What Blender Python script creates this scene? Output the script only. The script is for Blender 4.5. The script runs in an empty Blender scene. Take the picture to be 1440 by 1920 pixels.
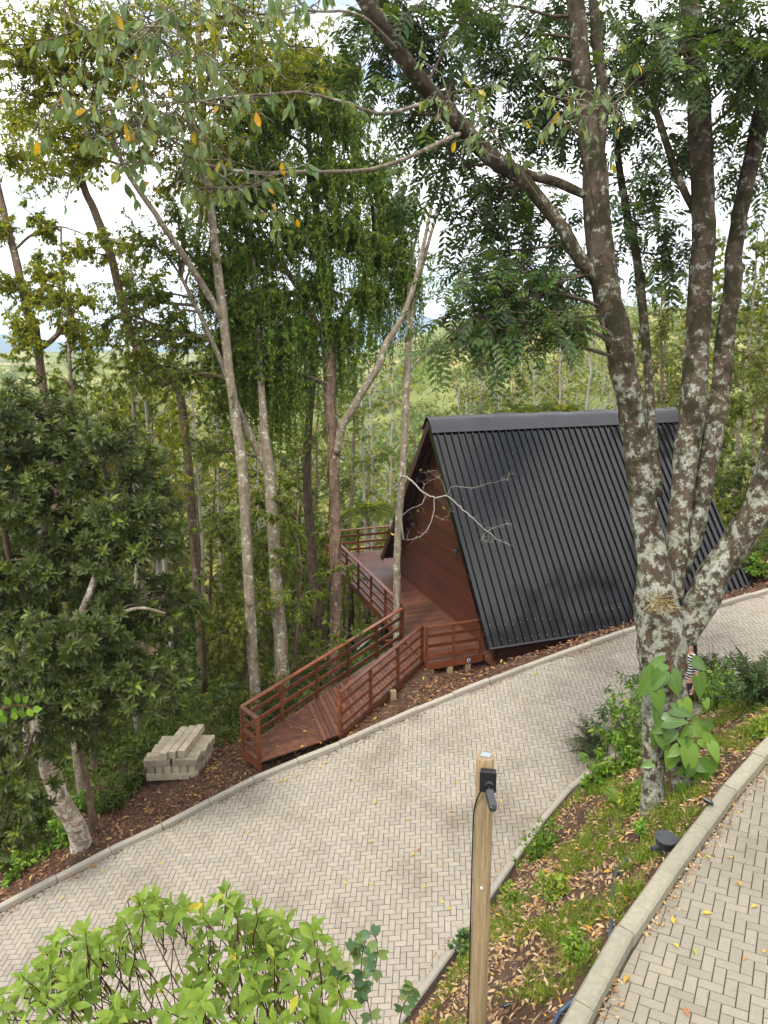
import bpy, math, random
import numpy as np
from mathutils import Vector, Matrix

# ---------------------------------------------------------------- camera, sky, sun, exposure
SC = bpy.context.scene
F, CX, CY = 1340.0, 720.0, 960.0
PITCH = math.atan(320.0 / F)
SP, CP = math.sin(PITCH), math.cos(PITCH)
cam_d = bpy.data.cameras.new('camera'); cam = bpy.data.objects.new('camera', cam_d)
SC.collection.objects.link(cam)
cam_d.sensor_fit = 'VERTICAL'; cam_d.sensor_height = 36.0; cam_d.sensor_width = 27.0
cam_d.lens = F / 1920.0 * 36.0
cam_d.clip_start = 0.05; cam_d.clip_end = 20000
cam.location = (0, 0, 0); cam.rotation_euler = (math.radians(90) - PITCH, 0, 0)
SC.camera = cam

SUN_EL, SUN_AZ = math.radians(58), math.radians(215)      # azimuth clockwise from +Y
W = bpy.data.worlds.new('World'); SC.world = W; W.use_nodes = True
nt = W.node_tree; nt.nodes.clear()
out = nt.nodes.new('ShaderNodeOutputWorld'); bg = nt.nodes.new('ShaderNodeBackground')
sky = nt.nodes.new('ShaderNodeTexSky'); sky.sky_type = 'NISHITA'; sky.sun_disc = False
sky.sun_elevation = SUN_EL; sky.sun_rotation = SUN_AZ; sky.air_density = 1.0; sky.dust_density = 1.5
tc = nt.nodes.new('ShaderNodeTexCoord'); mp = nt.nodes.new('ShaderNodeMapping'); mp.inputs['Scale'].default_value = (1.0, 1.0, 3.5)
no = nt.nodes.new('ShaderNodeTexNoise'); no.inputs['Scale'].default_value = 2.6; no.inputs['Detail'].default_value = 6; no.inputs['Roughness'].default_value = 0.55
rmp = nt.nodes.new('ShaderNodeValToRGB'); rmp.color_ramp.elements[0].position = 0.33; rmp.color_ramp.elements[0].color = (0.08, 0.08, 0.08, 1)
rmp.color_ramp.elements[1].position = 0.5; rmp.color_ramp.elements[1].color = (0.97, 0.97, 0.97, 1)
mx = nt.nodes.new('ShaderNodeMix'); mx.data_type = 'RGBA'
mx.inputs['B'].default_value = (10.1, 9.9, 9.55, 1)
L_ = nt.links.new
L_(tc.outputs['Generated'], mp.inputs['Vector']); L_(mp.outputs['Vector'], no.inputs['Vector'])
L_(no.outputs['Fac'], rmp.inputs['Fac']); L_(rmp.outputs['Color'], mx.inputs['Factor'])
L_(sky.outputs['Color'], mx.inputs['A']); L_(mx.outputs['Result'], bg.inputs['Color'])
bg.inputs['Strength'].default_value = 0.12
L_(bg.outputs['Background'], out.inputs['Surface'])

sun_d = bpy.data.lights.new('sun', 'SUN'); sun = bpy.data.objects.new('sun', sun_d); SC.collection.objects.link(sun)
sun_d.energy = 1.5; sun_d.angle = math.radians(11); sun_d.color = (1.0, 0.95, 0.87)
sdir = Vector((math.sin(SUN_AZ) * math.cos(SUN_EL), math.cos(SUN_AZ) * math.cos(SUN_EL), math.sin(SUN_EL)))
sun.rotation_euler = sdir.to_track_quat('Z', 'Y').to_euler(); sun.location = (0, -30, 60)
vs = SC.view_settings; vs.view_transform = 'Standard'; vs.look = 'None'; vs.gamma = 1.0; vs.use_curve_mapping = False
vs.exposure = 1.25
SC.cycles.max_bounces = 8; SC.cycles.diffuse_bounces = 4; SC.cycles.transmission_bounces = 6; SC.cycles.transparent_max_bounces = 8
SC.cycles.use_denoising = True

# ---------------------------------------------------------------- helpers
RNG = np.random.default_rng(11); random.seed(5)
COL = SC.collection
def nrm(a): return a / np.maximum(np.linalg.norm(a, axis=-1, keepdims=True), 1e-9)
def ray(px, py):
    x, y = (px - CX) / F, (py - CY) / F
    return np.array([x, CP - y * SP, -y * CP - SP])
def pt(px, py, z): return ray(px, py) * z
def to_px(P):
    P = np.asarray(P, float)
    z = P[..., 1] * CP - P[..., 2] * SP; y = -P[..., 1] * SP - P[..., 2] * CP
    return CX + F * P[..., 0] / z, CY + F * y / z, z
def tag(o, label=None, cat=None, group=None, kind=None):
    if label: o['label'] = label
    if cat: o['category'] = cat
    if group: o['group'] = group
    if kind: o['kind'] = kind
    return o
def empty(name, loc=(0, 0, 0), rz=0.0, parent=None):
    o = bpy.data.objects.new(name, None); COL.objects.link(o); o.location = loc; o.rotation_euler = (0, 0, rz); o.empty_display_size = 0.2
    if parent: o.parent = parent
    return o
def link(name, me, parent=None, mat=None):
    o = bpy.data.objects.new(name, me); COL.objects.link(o)
    if parent: o.parent = parent
    if mat is not None and not me.materials: me.materials.append(mat)
    return o
def raw_mesh(name, V, loops, starts, rnd=None, smooth=False):
    me = bpy.data.meshes.new(name)
    V = np.ascontiguousarray(V, np.float32); loops = np.ascontiguousarray(loops, np.int32); starts = np.ascontiguousarray(starts, np.int32)
    me.vertices.add(len(V)); me.vertices.foreach_set('co', V.ravel())
    me.loops.add(len(loops)); me.loops.foreach_set('vertex_index', loops)
    me.polygons.add(len(starts)); me.polygons.foreach_set('loop_start', starts)
    me.polygons.foreach_set('use_smooth', np.full(len(starts), bool(smooth)))
    if rnd is not None:
        a = me.attributes.new('rnd', 'FLOAT', 'FACE'); a.data.foreach_set('value', np.ascontiguousarray(rnd, np.float32))
    me.update(calc_edges=True)
    return me
def poly_mesh(name, V, faces, smooth=False):
    loops = [i for f in faces for i in f]; starts = np.cumsum([0] + [len(f) for f in faces])[:-1]
    return raw_mesh(name, V, loops, starts, smooth=smooth)

class MB:
    """collects boxes, prisms and tubes into one mesh"""
    def __init__(s): s.V = []; s.F = []
    def add(s, V, Fs):
        b = len(s.V); s.V += [tuple(map(float, v)) for v in V]; s.F += [tuple(b + i for i in f) for f in Fs]; return s
    def box(s, c, size, M=None):
        hx, hy, hz = size[0] / 2, size[1] / 2, size[2] / 2
        V = [Vector((x, y, z)) for z in (-hz, hz) for x, y in ((-hx, -hy), (hx, -hy), (hx, hy), (-hx, hy))]
        if M is not None: V = [M @ v for v in V]
        V = [v + Vector(c) for v in V]
        return s.add(V, [(0, 3, 2, 1), (4, 5, 6, 7), (0, 1, 5, 4), (1, 2, 6, 5), (2, 3, 7, 6), (3, 0, 4, 7)])
    def bar(s, a, b, w, h, up=(0, 0, 1)):
        a, b = Vector(a), Vector(b); d = (b - a); L = d.length; d = d / L
        sd = d.cross(Vector(up));
        if sd.length < 1e-4: sd = d.cross(Vector((1, 0, 0)))
        sd.normalize(); u = sd.cross(d)
        M = Matrix((d, sd, u)).transposed()
        return s.box((a + b) / 2, (L, w, h), M)
    def prism(s, poly, z0, z1):
        """poly: list of (x,y); z0, z1 functions or numbers"""
        f0 = z0 if callable(z0) else (lambda x, y: z0); f1 = z1 if callable(z1) else (lambda x, y: z1)
        n = len(poly)
        A = sum(poly[i][0] * poly[(i + 1) % n][1] - poly[(i + 1) % n][0] * poly[i][1] for i in range(n))
        if A < 0: poly = poly[::-1]
        V = [(x, y, f0(x, y)) for x, y in poly] + [(x, y, f1(x, y)) for x, y in poly]
        return s.add(V, [tuple(range(n))[::-1], tuple(range(n, 2 * n))] + [(i, (i + 1) % n, n + (i + 1) % n, n + i) for i in range(n)])
    def tube(s, P, R, k=8, cap=True, wob=0.0, seed=0):
        V, Fs = tube_geo(P, R, k, cap, wob, seed); return s.add(V, Fs)
    def lathe(s, c, prof, k=20, M=None):
        """prof: (r,z) pairs"""
        V = []; Fs = []
        for r, z in prof:
            for i in range(k):
                a = 2 * math.pi * i / k; v = Vector((r * math.cos(a), r * math.sin(a), z))
                if M is not None: v = M @ v
                V.append(v + Vector(c))
        n = len(prof)
        for j in range(n - 1):
            for i in range(k): Fs.append((j * k + i, j * k + (i + 1) % k, (j + 1) * k + (i + 1) % k, (j + 1) * k + i))
        Fs.append(tuple(range(k))[::-1]); Fs.append(tuple((n - 1) * k + i for i in range(k)))
        return s.add(V, Fs)
    def build(s, name, mat, parent=None, smooth=False, bevel=0):
        me = poly_mesh(name, np.array(s.V), s.F, smooth)
        o = link(name, me, parent, mat)
        if bevel:
            m = o.modifiers.new('bevel', 'BEVEL'); m.width = bevel; m.segments = 2; m.limit_method = 'ANGLE'
        return o

def frames(P):
    P = np.asarray(P, float); T = np.gradient(P, axis=0); T = nrm(T)
    u = np.cross(T[0], [0.3, 0.9, 0.2]); u /= np.linalg.norm(u) + 1e-9
    U = [u]
    for i in range(1, len(P)):
        u = u - T[i] * (u @ T[i]); u /= np.linalg.norm(u) + 1e-9; U.append(u)
    U = np.array(U); return T, U, np.cross(T, U)
def tube_geo(P, R, k=8, cap=True, wob=0.0, seed=0):
    P = np.asarray(P, float); R = np.asarray(R, float); n = len(P)
    T, U, B = frames(P); a = np.arange(k) * 2 * math.pi / k
    rr = np.repeat(R[:, None], k, 1)
    if wob:
        g = np.random.default_rng(seed); ph = g.random(6) * 6.28
        t = np.arange(n)[:, None] * 0.55
        rr = rr * (1 + wob * (np.sin(2 * a[None] + ph[0] + .35 * t) * .6 + np.sin(3 * a[None] + ph[1] - .5 * t) * .5 + np.sin(5 * a[None] + ph[2] + t) * .25 + .35 * np.sin(t * 1.7 + ph[3] + a[None]) + .3 * g.standard_normal((n, k))))
    V = P[:, None] + rr[..., None] * (np.cos(a)[None, :, None] * U[:, None] + np.sin(a)[None, :, None] * B[:, None])
    V = V.reshape(-1, 3)
    i = np.arange(n - 1)[:, None] * k; j = np.arange(k)[None]; j2 = (j + 1) % k
    Fq = np.stack([i + j, i + j2, i + k + j2, i + k + j], -1).reshape(-1, 4)
    Fs = [tuple(int(q) for q in f) for f in Fq]
    if cap: Fs.append(tuple(range(k))[::-1]); Fs.append(tuple((n - 1) * k + q for q in range(k)))
    return V, Fs
def spline(P, per=6):
    """Catmull-Rom through rows of P (any columns)"""
    P = np.asarray(P, float); Q = np.vstack([2 * P[0] - P[1], P, 2 * P[-1] - P[-2]]); o = []
    for i in range(1, len(Q) - 2):
        for t in np.arange(per) / per:
            a, b, c, d = Q[i - 1], Q[i], Q[i + 1], Q[i + 2]
            o.append(.5 * (2 * b + (c - a) * t + (2 * a - 5 * b + 4 * c - d) * t * t + (3 * b - a - 3 * c + d) * t ** 3))
    o.append(P[-1]); return np.array(o)
def tubes_mesh(name, TB, mat, parent=None, smooth=True):
    """TB: list of (points, radii, sides[, wob]) joined in one mesh, fast"""
    Vs, Ls, St, b, ls = [], [], [], 0, 0
    for q in TB:
        P, R, k = np.asarray(q[0], float), np.asarray(q[1], float), q[2]; n = len(P)
        T, U, B = frames(P); a = np.arange(k) * 2 * math.pi / k
        V = (P[:, None] + R[:, None, None] * (np.cos(a)[None, :, None] * U[:, None] + np.sin(a)[None, :, None] * B[:, None])).reshape(-1, 3)
        i = np.arange(n - 1)[:, None] * k; j = np.arange(k)[None]; j2 = (j + 1) % k
        Fq = np.stack([i + j, i + j2, i + k + j2, i + k + j], -1).reshape(-1) + b
        Vs.append(V); Ls.append(Fq); b += len(V)
    V = np.vstack(Vs); Lp = np.concatenate(Ls)
    o = link(name, raw_mesh(name, V, Lp, np.arange(0, len(Lp), 4), smooth=smooth), parent, mat)
    if len(TB) > 12 and parent is not None: o['kind'] = 'stuff'
    return o

# leaf templates: x along the leaf, y across, z out of the blade
T_RH = (np.array([(0, 0, 0), (.42, .5, .06), (1, 0, -.1), (.42, -.5, .06)]), [(0, 2, 1), (0, 3, 2)])
T_L6 = (np.array([(0, 0, 0), (.28, .42, .05), (.66, .4, .02), (1, 0, -.16), (.66, -.4, .02), (.28, -.42, .05), (.3, 0, 0), (.66, 0, -.05)]),
        [(0, 6, 1), (0, 5, 6), (1, 6, 7, 2), (5, 4, 7, 6), (2, 7, 3), (4, 3, 7)])
T_L9 = (np.array([(0, 0, 0), (.14, .22, .02), (.32, .43, .05), (.55, .5, .05), (.78, .32, 0), (1, 0, -.17), (.78, -.32, 0), (.55, -.5, .05), (.32, -.43, .05), (.14, -.22, .02), (.32, 0, -.005), (.55, 0, -.02), (.78, 0, -.07)]),
        [(0, 10, 2, 1), (0, 9, 8, 10), (2, 10, 11, 3), (8, 7, 11, 10), (3, 11, 12, 4), (7, 6, 12, 11), (4, 12, 5), (6, 5, 12)])
def heart_template():
    side = [(-.10, .10), (-.2, .26), (-.16, .42), (.0, .5), (.2, .5), (.42, .42), (.64, .29), (.84, .13)]
    V = [(0, 0, 0)] + [(x, y, .09 * abs(y) * 2 - .16 * max(x, 0) ** 2) for x, y in side] + [(1, 0, -.2)] + [(x, -y, .09 * abs(y) * 2 - .16 * max(x, 0) ** 2) for x, y in side[::-1]]
    V += [(.2, 0, -.0), (.42, 0, -.03), (.64, 0, -.07), (.84, 0, -.13)]
    n = len(side); m = 2 * n + 2
    Fs = [(0, 3, 2, 1), (0, 4, 3), (0, m, 5, 4), (m, m + 1, 6, 5), (m + 1, m + 2, 7, 6), (m + 2, m + 3, 8, 7), (m + 3, 9, 8)]
    mir = lambda i: i if i in (0, n + 1) or i >= m else 2 * n + 2 - i
    Fs += [tuple(mir(i) for i in f)[::-1] for f in Fs]
    return np.array(V, float), Fs
T_HEART = heart_template()
def leaf_arrays(T, pos, d, up, L, Wd):
    TV, TF = T; n = len(pos)
    d = nrm(np.asarray(d, float)); up = np.asarray(up, float)
    nn = nrm(up - (up * d).sum(-1, keepdims=True) * d); y = np.cross(nn, d)
    L = np.broadcast_to(L, n)[:, None, None]; Wd = np.broadcast_to(Wd, n)[:, None, None]
    V = np.asarray(pos)[:, None] + L * TV[None, :, :1] * d[:, None] + Wd * TV[None, :, 1:2] * y[:, None] + L * TV[None, :, 2:] * nn[:, None]
    return V.reshape(-1, 3)
def leaf_mesh(name, T, pos, d, up, L, Wd, rnd=None):
    n = len(pos); TV, TF = T
    V = leaf_arrays(T, pos, d, up, L, Wd)
    tl = np.array([i for f in TF for i in f]); ts = np.cumsum([0] + [len(f) for f in TF])[:-1]
    loops = (np.arange(n)[:, None] * len(TV) + tl[None]).ravel(); starts = (np.arange(n)[:, None] * len(tl) + ts[None]).ravel()
    if rnd is None: rnd = RNG.random(n)
    return raw_mesh(name, V, loops, starts, np.repeat(rnd, len(TF)), smooth=True)
def leaves(name, mat, T, pos, d, up, L, Wd, parent=None, rnd=None):
    return link(name, leaf_mesh(name, T, pos, d, up, L, Wd, rnd), parent, mat)
def rdir(n, z=0.0, zs=1.0, g=None):
    g = g or RNG; v = g.standard_normal((n, 3)); v[:, 2] = v[:, 2] * zs + z; return nrm(v)

# ---------------------------------------------------------------- materials
def newmat(name):
    m = bpy.data.materials.new(name); m.use_nodes = True; t = m.node_tree; t.nodes.clear()
    o = t.nodes.new('ShaderNodeOutputMaterial'); return m, t, o
def N(t, typ, **kw):
    n = t.nodes.new(typ)
    for k, v in kw.items():
        if k.startswith('i_'):
            n.inputs[k[2:].replace('_', ' ')].default_value = v
        else: setattr(n, k, v)
    return n
def ramp(t, els, fac):
    r = t.nodes.new('ShaderNodeValToRGB'); e = r.color_ramp.elements
    while len(e) < len(els): e.new(.5)
    for q, (p, c) in zip(e, els): q.position = p; q.color = (c[0], c[1], c[2], 1) if len(c) > 2 else (c[0],) * 3 + (1,)
    t.links.new(fac, r.inputs['Fac']); return r.outputs['Color']
def noise(t, scale, detail=5, rough=.6, vec=None, stretch=None):
    n = N(t, 'ShaderNodeTexNoise'); n.inputs['Scale'].default_value = scale; n.inputs['Detail'].default_value = detail; n.inputs['Roughness'].default_value = rough
    if vec is None: vec = N(t, 'ShaderNodeTexCoord').outputs['Object']
    if stretch:
        mpn = N(t, 'ShaderNodeMapping'); mpn.inputs['Scale'].default_value = stretch; t.links.new(vec, mpn.inputs['Vector']); vec = mpn.outputs['Vector']
    t.links.new(vec, n.inputs['Vector']); return n.outputs['Fac']
def mixc(t, f, a, b, typ='MIX'):
    m = N(t, 'ShaderNodeMix', data_type='RGBA', blend_type=typ)
    for k, v in (('Factor', f), ('A', a), ('B', b)):
        if isinstance(v, (int, float)): m.inputs[k].default_value = v
        elif isinstance(v, tuple): m.inputs[k].default_value = v if len(v) == 4 else v + (1,)
        else: t.links.new(v, m.inputs[k])
    return m.outputs['Result']
def pbsdf(t, o, color, rough=.7, bump=None, bs=.3, bd=.02, spec=.5, metallic=0.0, coat=0.0):
    p = N(t, 'ShaderNodeBsdfPrincipled')
    if isinstance(color, tuple): p.inputs['Base Color'].default_value = color + (1,)
    else: t.links.new(color, p.inputs['Base Color'])
    if isinstance(rough, (int, float)): p.inputs['Roughness'].default_value = rough
    else: t.links.new(rough, p.inputs['Roughness'])
    p.inputs['Specular IOR Level'].default_value = spec; p.inputs['Metallic'].default_value = metallic; p.inputs['Coat Weight'].default_value = coat
    if bump is not None:
        b = N(t, 'ShaderNodeBump'); b.inputs['Strength'].default_value = bs; b.inputs['Distance'].default_value = bd
        t.links.new(bump, b.inputs['Height']); t.links.new(b.outputs['Normal'], p.inputs['Normal'])
    t.links.new(p.outputs['BSDF'], o.inputs['Surface']); return p
def leafmat(name, els, rough=.45, trans=.35, tint=(1.25, 1.2, .5), spec=.4):
    """els: ramp of leaf colours over a random number held by each leaf"""
    m, t, o = newmat(name)
    at = N(t, 'ShaderNodeAttribute'); at.attribute_name = 'rnd'
    c = ramp(t, els, at.outputs['Fac'])
    nz = noise(t, 1.3, 3); c = mixc(t, .35, c, mixc(t, 1.0, c, ramp(t, [(.3, (.55, .6, .5)), (.7, (1.35, 1.3, 1.2))], nz), 'MULTIPLY'))
    nf = noise(t, 55, 4, .65); c = mixc(t, .5, c, mixc(t, 1.0, c, ramp(t, [(.3, (.6, .68, .6)), (.7, (1.35, 1.25, 1.1))], nf), 'MULTIPLY'))
    p = N(t, 'ShaderNodeBsdfPrincipled'); t.links.new(c, p.inputs['Base Color']); p.inputs['Roughness'].default_value = rough; p.inputs['Specular IOR Level'].default_value = spec
    tr = N(t, 'ShaderNodeBsdfTranslucent'); t.links.new(mixc(t, 1.0, c, tint, 'MULTIPLY'), tr.inputs['Color'])
    mxs = N(t, 'ShaderNodeMixShader'); mxs.inputs['Fac'].default_value = trans
    t.links.new(p.outputs['BSDF'], mxs.inputs[1]); t.links.new(tr.outputs['BSDF'], mxs.inputs[2]); t.links.new(mxs.outputs['Shader'], o.inputs['Surface'])
    return m
def objrand(t): return N(t, 'ShaderNodeObjectInfo').outputs['Random']
def attr_rnd(t):
    a = N(t, 'ShaderNodeAttribute'); a.attribute_name = 'rnd'; return a.outputs['Fac']

M = {}
def mat_bark(name, base, dark, lichen=None, lic_amt=.5, moss=None, moss_amt=.55, scale=1.0, bands=False, height=None):
    m, t, o = newmat(name)
    n1 = noise(t, 9 * scale, 8, .65, stretch=(1, 1, .35)); n2 = noise(t, 38 * scale, 6, .7, stretch=(1, 1, .5)); n3 = noise(t, 2.2 * scale, 4, .6)
    c = ramp(t, [(.3, dark), (.7, base)], n1); c = mixc(t, .4, c, ramp(t, [(.35, (.45, .42, .4)), (.65, (1.3, 1.3, 1.3))], n2), 'MULTIPLY')
    if bands:
        nb = noise(t, 14, 4, .6, stretch=(.25, .25, 2.2)); c = mixc(t, ramp(t, [(.5, (0,)), (.62, (.75,))], nb), c, (.11, .085, .06))
    if lichen:
        nl = noise(t, 7.5 * scale, 9, .72); v = N(t, 'ShaderNodeTexVoronoi'); v.inputs['Scale'].default_value = 11 * scale
        tcn = N(t, 'ShaderNodeTexCoord'); mpn = N(t, 'ShaderNodeVectorMath', operation='ADD'); t.links.new(tcn.outputs['Object'], mpn.inputs[0])
        nn_ = N(t, 'ShaderNodeTexNoise'); nn_.inputs['Scale'].default_value = 6; t.links.new(tcn.outputs['Object'], nn_.inputs['Vector']); t.links.new(nn_.outputs['Color'], mpn.inputs[1]); t.links.new(mpn.outputs['Vector'], v.inputs['Vector'])
        if height:      # lichen thins out and moss takes over up the stems
            sz = N(t, 'ShaderNodeSeparateXYZ'); t.links.new(N(t, 'ShaderNodeNewGeometry').outputs['Position'], sz.inputs[0])
            mr = N(t, 'ShaderNodeMapRange'); mr.inputs['From Min'].default_value = height[0]; mr.inputs['From Max'].default_value = height[1]; mr.inputs['To Min'].default_value = .045; mr.inputs['To Max'].default_value = -.055; t.links.new(sz.outputs['Z'], mr.inputs['Value'])
            ad = N(t, 'ShaderNodeMath', operation='ADD'); t.links.new(nl, ad.inputs[0]); t.links.new(mr.outputs[0], ad.inputs[1]); nl = ad.outputs[0]
        mask = ramp(t, [(lic_amt, (0,)), (lic_amt + .05, (1,))], nl)
        lc = ramp(t, [(.2, lichen[0]), (.5, lichen[1]), (.8, lichen[2])], v.outputs['Color'])
        c = mixc(t, mask, c, lc)
    if moss:
        nm = noise(t, 3.1 * scale, 8, .7)
        if height:
            sb = N(t, 'ShaderNodeMath', operation='SUBTRACT'); t.links.new(nm, sb.inputs[0]); t.links.new(mr.outputs[0], sb.inputs[1]); nm = sb.outputs[0]
        c = mixc(t, ramp(t, [(moss_amt, (0,)), (moss_amt + .08, (.9,))], nm), c, mixc(t, n2, moss, (moss[0] * .35, moss[1] * .4, moss[2] * .3)))
    c = mixc(t, .5, c, ramp(t, [(.3, (.6, .6, .6)), (.7, (1.25, 1.25, 1.25))], n3), 'MULTIPLY')
    hb = mixc(t, .5, n1, n2)
    pbsdf(t, o, c, .9, hb, 1.0, .05, .2); M[name] = m; return m
def mat_simple(name, col, rough=.6, var=.25, scale=8, bump=0.0, spec=.5, stretch=None, rnd=None, metallic=0, coat=0, bd=.004):
    m, t, o = newmat(name)
    n1 = noise(t, scale, 6, .65, stretch=stretch); n2 = noise(t, scale * 5, 4, .6, stretch=stretch)
    c = ramp(t, [(.25, tuple(x * (1 - var) for x in col)), (.75, tuple(min(1, x * (1 + var)) for x in col))], n1)
    if rnd:
        r = objrand(t) if rnd[0] == 'obj' else attr_rnd(t)
        c = mixc(t, 1.0, c, ramp(t, rnd[1], r), 'MULTIPLY')
    pbsdf(t, o, c, rough, n2 if bump else None, bump, bd, spec, metallic, coat); M[name] = m; return m

PV = [(0, (.88, .87, .86)), (.25, (.97, .97, .96)), (.75, (1.02, 1.01, 1.0)), (1, (1.09, 1.07, 1.03))]
def mat_paver(name, col, src):
    m, t, o = newmat(name)
    g = N(t, 'ShaderNodeNewGeometry').outputs['Position']
    n1 = noise(t, 60, 5, .7, vec=g); n2 = noise(t, .55, 5, .6, vec=g); n3 = noise(t, 9, 6, .7, vec=g)
    c = ramp(t, [(.3, tuple(x * .86 for x in col)), (.7, tuple(x * 1.1 for x in col))], n1)
    c = mixc(t, 1.0, c, ramp(t, PV, objrand(t) if src == 'obj' else attr_rnd(t)), 'MULTIPLY')
    c = mixc(t, .8, c, ramp(t, [(.32, (.60, .57, .52)), (.48, (.96, .95, .93)), (.66, (1.08, 1.08, 1.08))], n2), 'MULTIPLY')
    c = mixc(t, ramp(t, [(.58, (0,)), (.74, (.55,))], n3), c, tuple(x * .6 for x in col))
    pbsdf(t, o, c, .88, n1, .35, .003, .25); M[name] = m; return m
mat_paver('paver_pale', (.300, .268, .224), 'obj'); mat_paver('paver_pale_joined', (.300, .268, .224), 'attr')
mat_paver('paver_tan', (.240, .217, .172), 'obj'); mat_paver('paver_tan_joined', (.240, .217, .172), 'attr')
mat_simple('joint_sand', (.06, .045, .032), .95, .4, 20, .5)
mat_simple('kerb_pale', (.315, .285, .24), .9, .16, 22, .5, .2, rnd=('obj', [(0, (.9, .9, .9)), (1, (1.08, 1.07, 1.05))]))
mat_simple('kerb_tan', (.26, .24, .185), .9, .2, 18, .6, .2, rnd=('obj', [(0, (.86, .86, .84)), (1, (1.08, 1.07, 1.05))]))
mat_simple('concrete', (.35, .30, .225), .92, .35, 7, .6, .2, rnd=('obj', [(0, (.62, .6, .56)), (.5, (1, 1, 1)), (1, (1.15, 1.12, 1.05))]))
WOODV = [(0, (.6, .6, .6)), (.5, (1, 1, 1)), (1, (1.35, 1.3, 1.25))]
def mat_wood(name, col, rough=.5, st=(1, 1, 1), spec=.4, vr=WOODV):
    m, t, o = newmat(name)
    n1 = noise(t, 6, 6, .6, stretch=st); n2 = noise(t, 40, 5, .6, stretch=st); n3 = noise(t, .9, 4, .6)
    c = ramp(t, [(.3, tuple(x * .6 for x in col)), (.7, tuple(x * 1.25 for x in col))], n1)
    c = mixc(t, .45, c, ramp(t, [(.35, (.55, .5, .5)), (.6, (1.15, 1.15, 1.15))], n2), 'MULTIPLY')
    c = mixc(t, .5, c, ramp(t, [(.3, (.65, .65, .65)), (.7, (1.2, 1.2, 1.2))], n3), 'MULTIPLY')
    c = mixc(t, .8, c, mixc(t, 1.0, c, ramp(t, vr, objrand(t)), 'MULTIPLY'))
    pbsdf(t, o, c, rough, n2, .25, .004, spec); M[name] = m; return m
mat_wood('deck_wood', (.125, .05, .030), .42, (1, 1, 1))
mat_wood('rail_wood', (.155, .048, .020), .32, (1, 1, 1))
mat_wood('wall_wood', (.085, .022, .010), .4, (12, .6, 6), vr=[(0, (.62, .62, .62)), (.5, (1, 1, 1)), (1, (1.35, 1.3, 1.25))])
mat_wood('soffit_wood', (.06, .022, .013), .5, (1, 1, 1))
mat_wood('log_wood', (.10, .075, .055), .8, (4, 4, .5))
mat_wood('block_wood', (.36, .25, .15), .8, (2, 2, .7))
mat_wood('post_wood', (.255, .19, .105), .8, (9, 9, .45))
mat_simple('black_metal', (.004, .0036, .004), .11, .4, .9, .10, .44, bd=.012)
mat_simple('grey_cap', (.022, .023, .026), .34, .3, 1.5, .25, .45, bd=.02)
mat_simple('black_plastic', (.012, .012, .014), .38, .3, 12, 0, .5)
mat_simple('dark_plastic', (.042, .044, .05), .55, .3, 20, .2, .4)
mat_simple('hose_blue', (.035, .055, .09), .45, .3, 20, 0, .5)
mat_simple('white_paint', (.6, .6, .6), .5, .06, 10)
mat_simple('blue_paint', (.04, .08, .35), .5, .06, 10)
mat_simple('plate', (.25, .29, .31), .5, .25, 60)
mat_simple('screw_metal', (.35, .35, .36), .4, .1, 10, metallic=.8)
mat_simple('lamp_glass', (.07, .07, .06), .15, .1, 10)
mat_simple('skin', (.50, .26, .17), .5, .1, 10)
mat_simple('hair', (.012, .009, .008), .5, .3, 30)
mat_simple('shoe', (.03, .03, .03), .6, .2, 20)
mat_simple('trousers', (.02, .022, .03), .85, .3, 40, .3)
def mat_stripe():
    m, t, o = newmat('striped_cloth'); w = N(t, 'ShaderNodeTexWave'); w.bands_direction = 'Z'; w.inputs['Scale'].default_value = 5.2; w.inputs['Distortion'].default_value = .6
    t.links.new(N(t, 'ShaderNodeTexCoord').outputs['Object'], w.inputs['Vector'])
    pbsdf(t, o, ramp(t, [(.62, (.012, .012, .015)), (.68, (.75, .75, .75))], w.outputs['Fac']), .85); M['striped_cloth'] = m
mat_stripe()
LICH = [(.25, .26, .20), (.36, .355, .30), (.15, .165, .095)]
mat_bark('bark_lichen', (.125, .092, .062), (.032, .022, .014), LICH, .49, (.042, .036, .014), .525, height=(-6.0, 1.5))
mat_bark('bark_grey', (.30, .25, .18), (.12, .09, .06), [(.42, .42, .34), (.5, .48, .4), (.3, .3, .22)], .55, (.08, .09, .03), .64)
mat_bark('bark_dark', (.13, .09, .06), (.04, .028, .018), [(.2, .2, .15), (.28, .27, .2), (.15, .16, .1)], .62, (.05, .06, .02), .6)
mat_bark('bark_vine', (.22, .15, .10), (.07, .045, .03), [(.4, .38, .32), (.45, .42, .36), (.3, .29, .22)], .58)
mat_bark('bark_birch', (.50, .40, .30), (.30, .22, .15), [(.6, .55, .47), (.66, .6, .52), (.5, .42, .33)], .5, (.09, .06, .03), .68, bands=True)
mat_bark('bark_pale', (.45, .42, .36), (.25, .22, .18), None, .5)
mat_bark('twig', (.17, .13, .09), (.07, .05, .035))
mat_bark('twig_grey', (.34, .30, .25), (.18, .15, .12), [(.5, .5, .42), (.55, .53, .45), (.4, .4, .3)], .55)
mat_bark('stem_green', (.16, .16, .05), (.10, .09, .03))
mat_bark('dry_stem', (.17, .09, .05), (.08, .04, .025))
M['lf_pinnate'] = leafmat('lf_pinnate', [(0, (0.035, 0.068, 0.024)), (.5, (0.056, 0.104, 0.032)), (.9, (0.094, 0.164, 0.035)), (1, (0.164, 0.269, 0.042))], .42, .32, spec=.35)
M['lf_grey'] = leafmat('lf_grey', [(0, (0.107, 0.168, 0.071)), (.5, (0.150, 0.223, 0.102)), (.9, (0.218, 0.267, 0.097)), (.955, (0.333, 0.333, 0.042)), (.985, (0.625, 0.359, 0.004)), (1, (0.630, 0.279, 0.004))], .42, .42)
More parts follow.
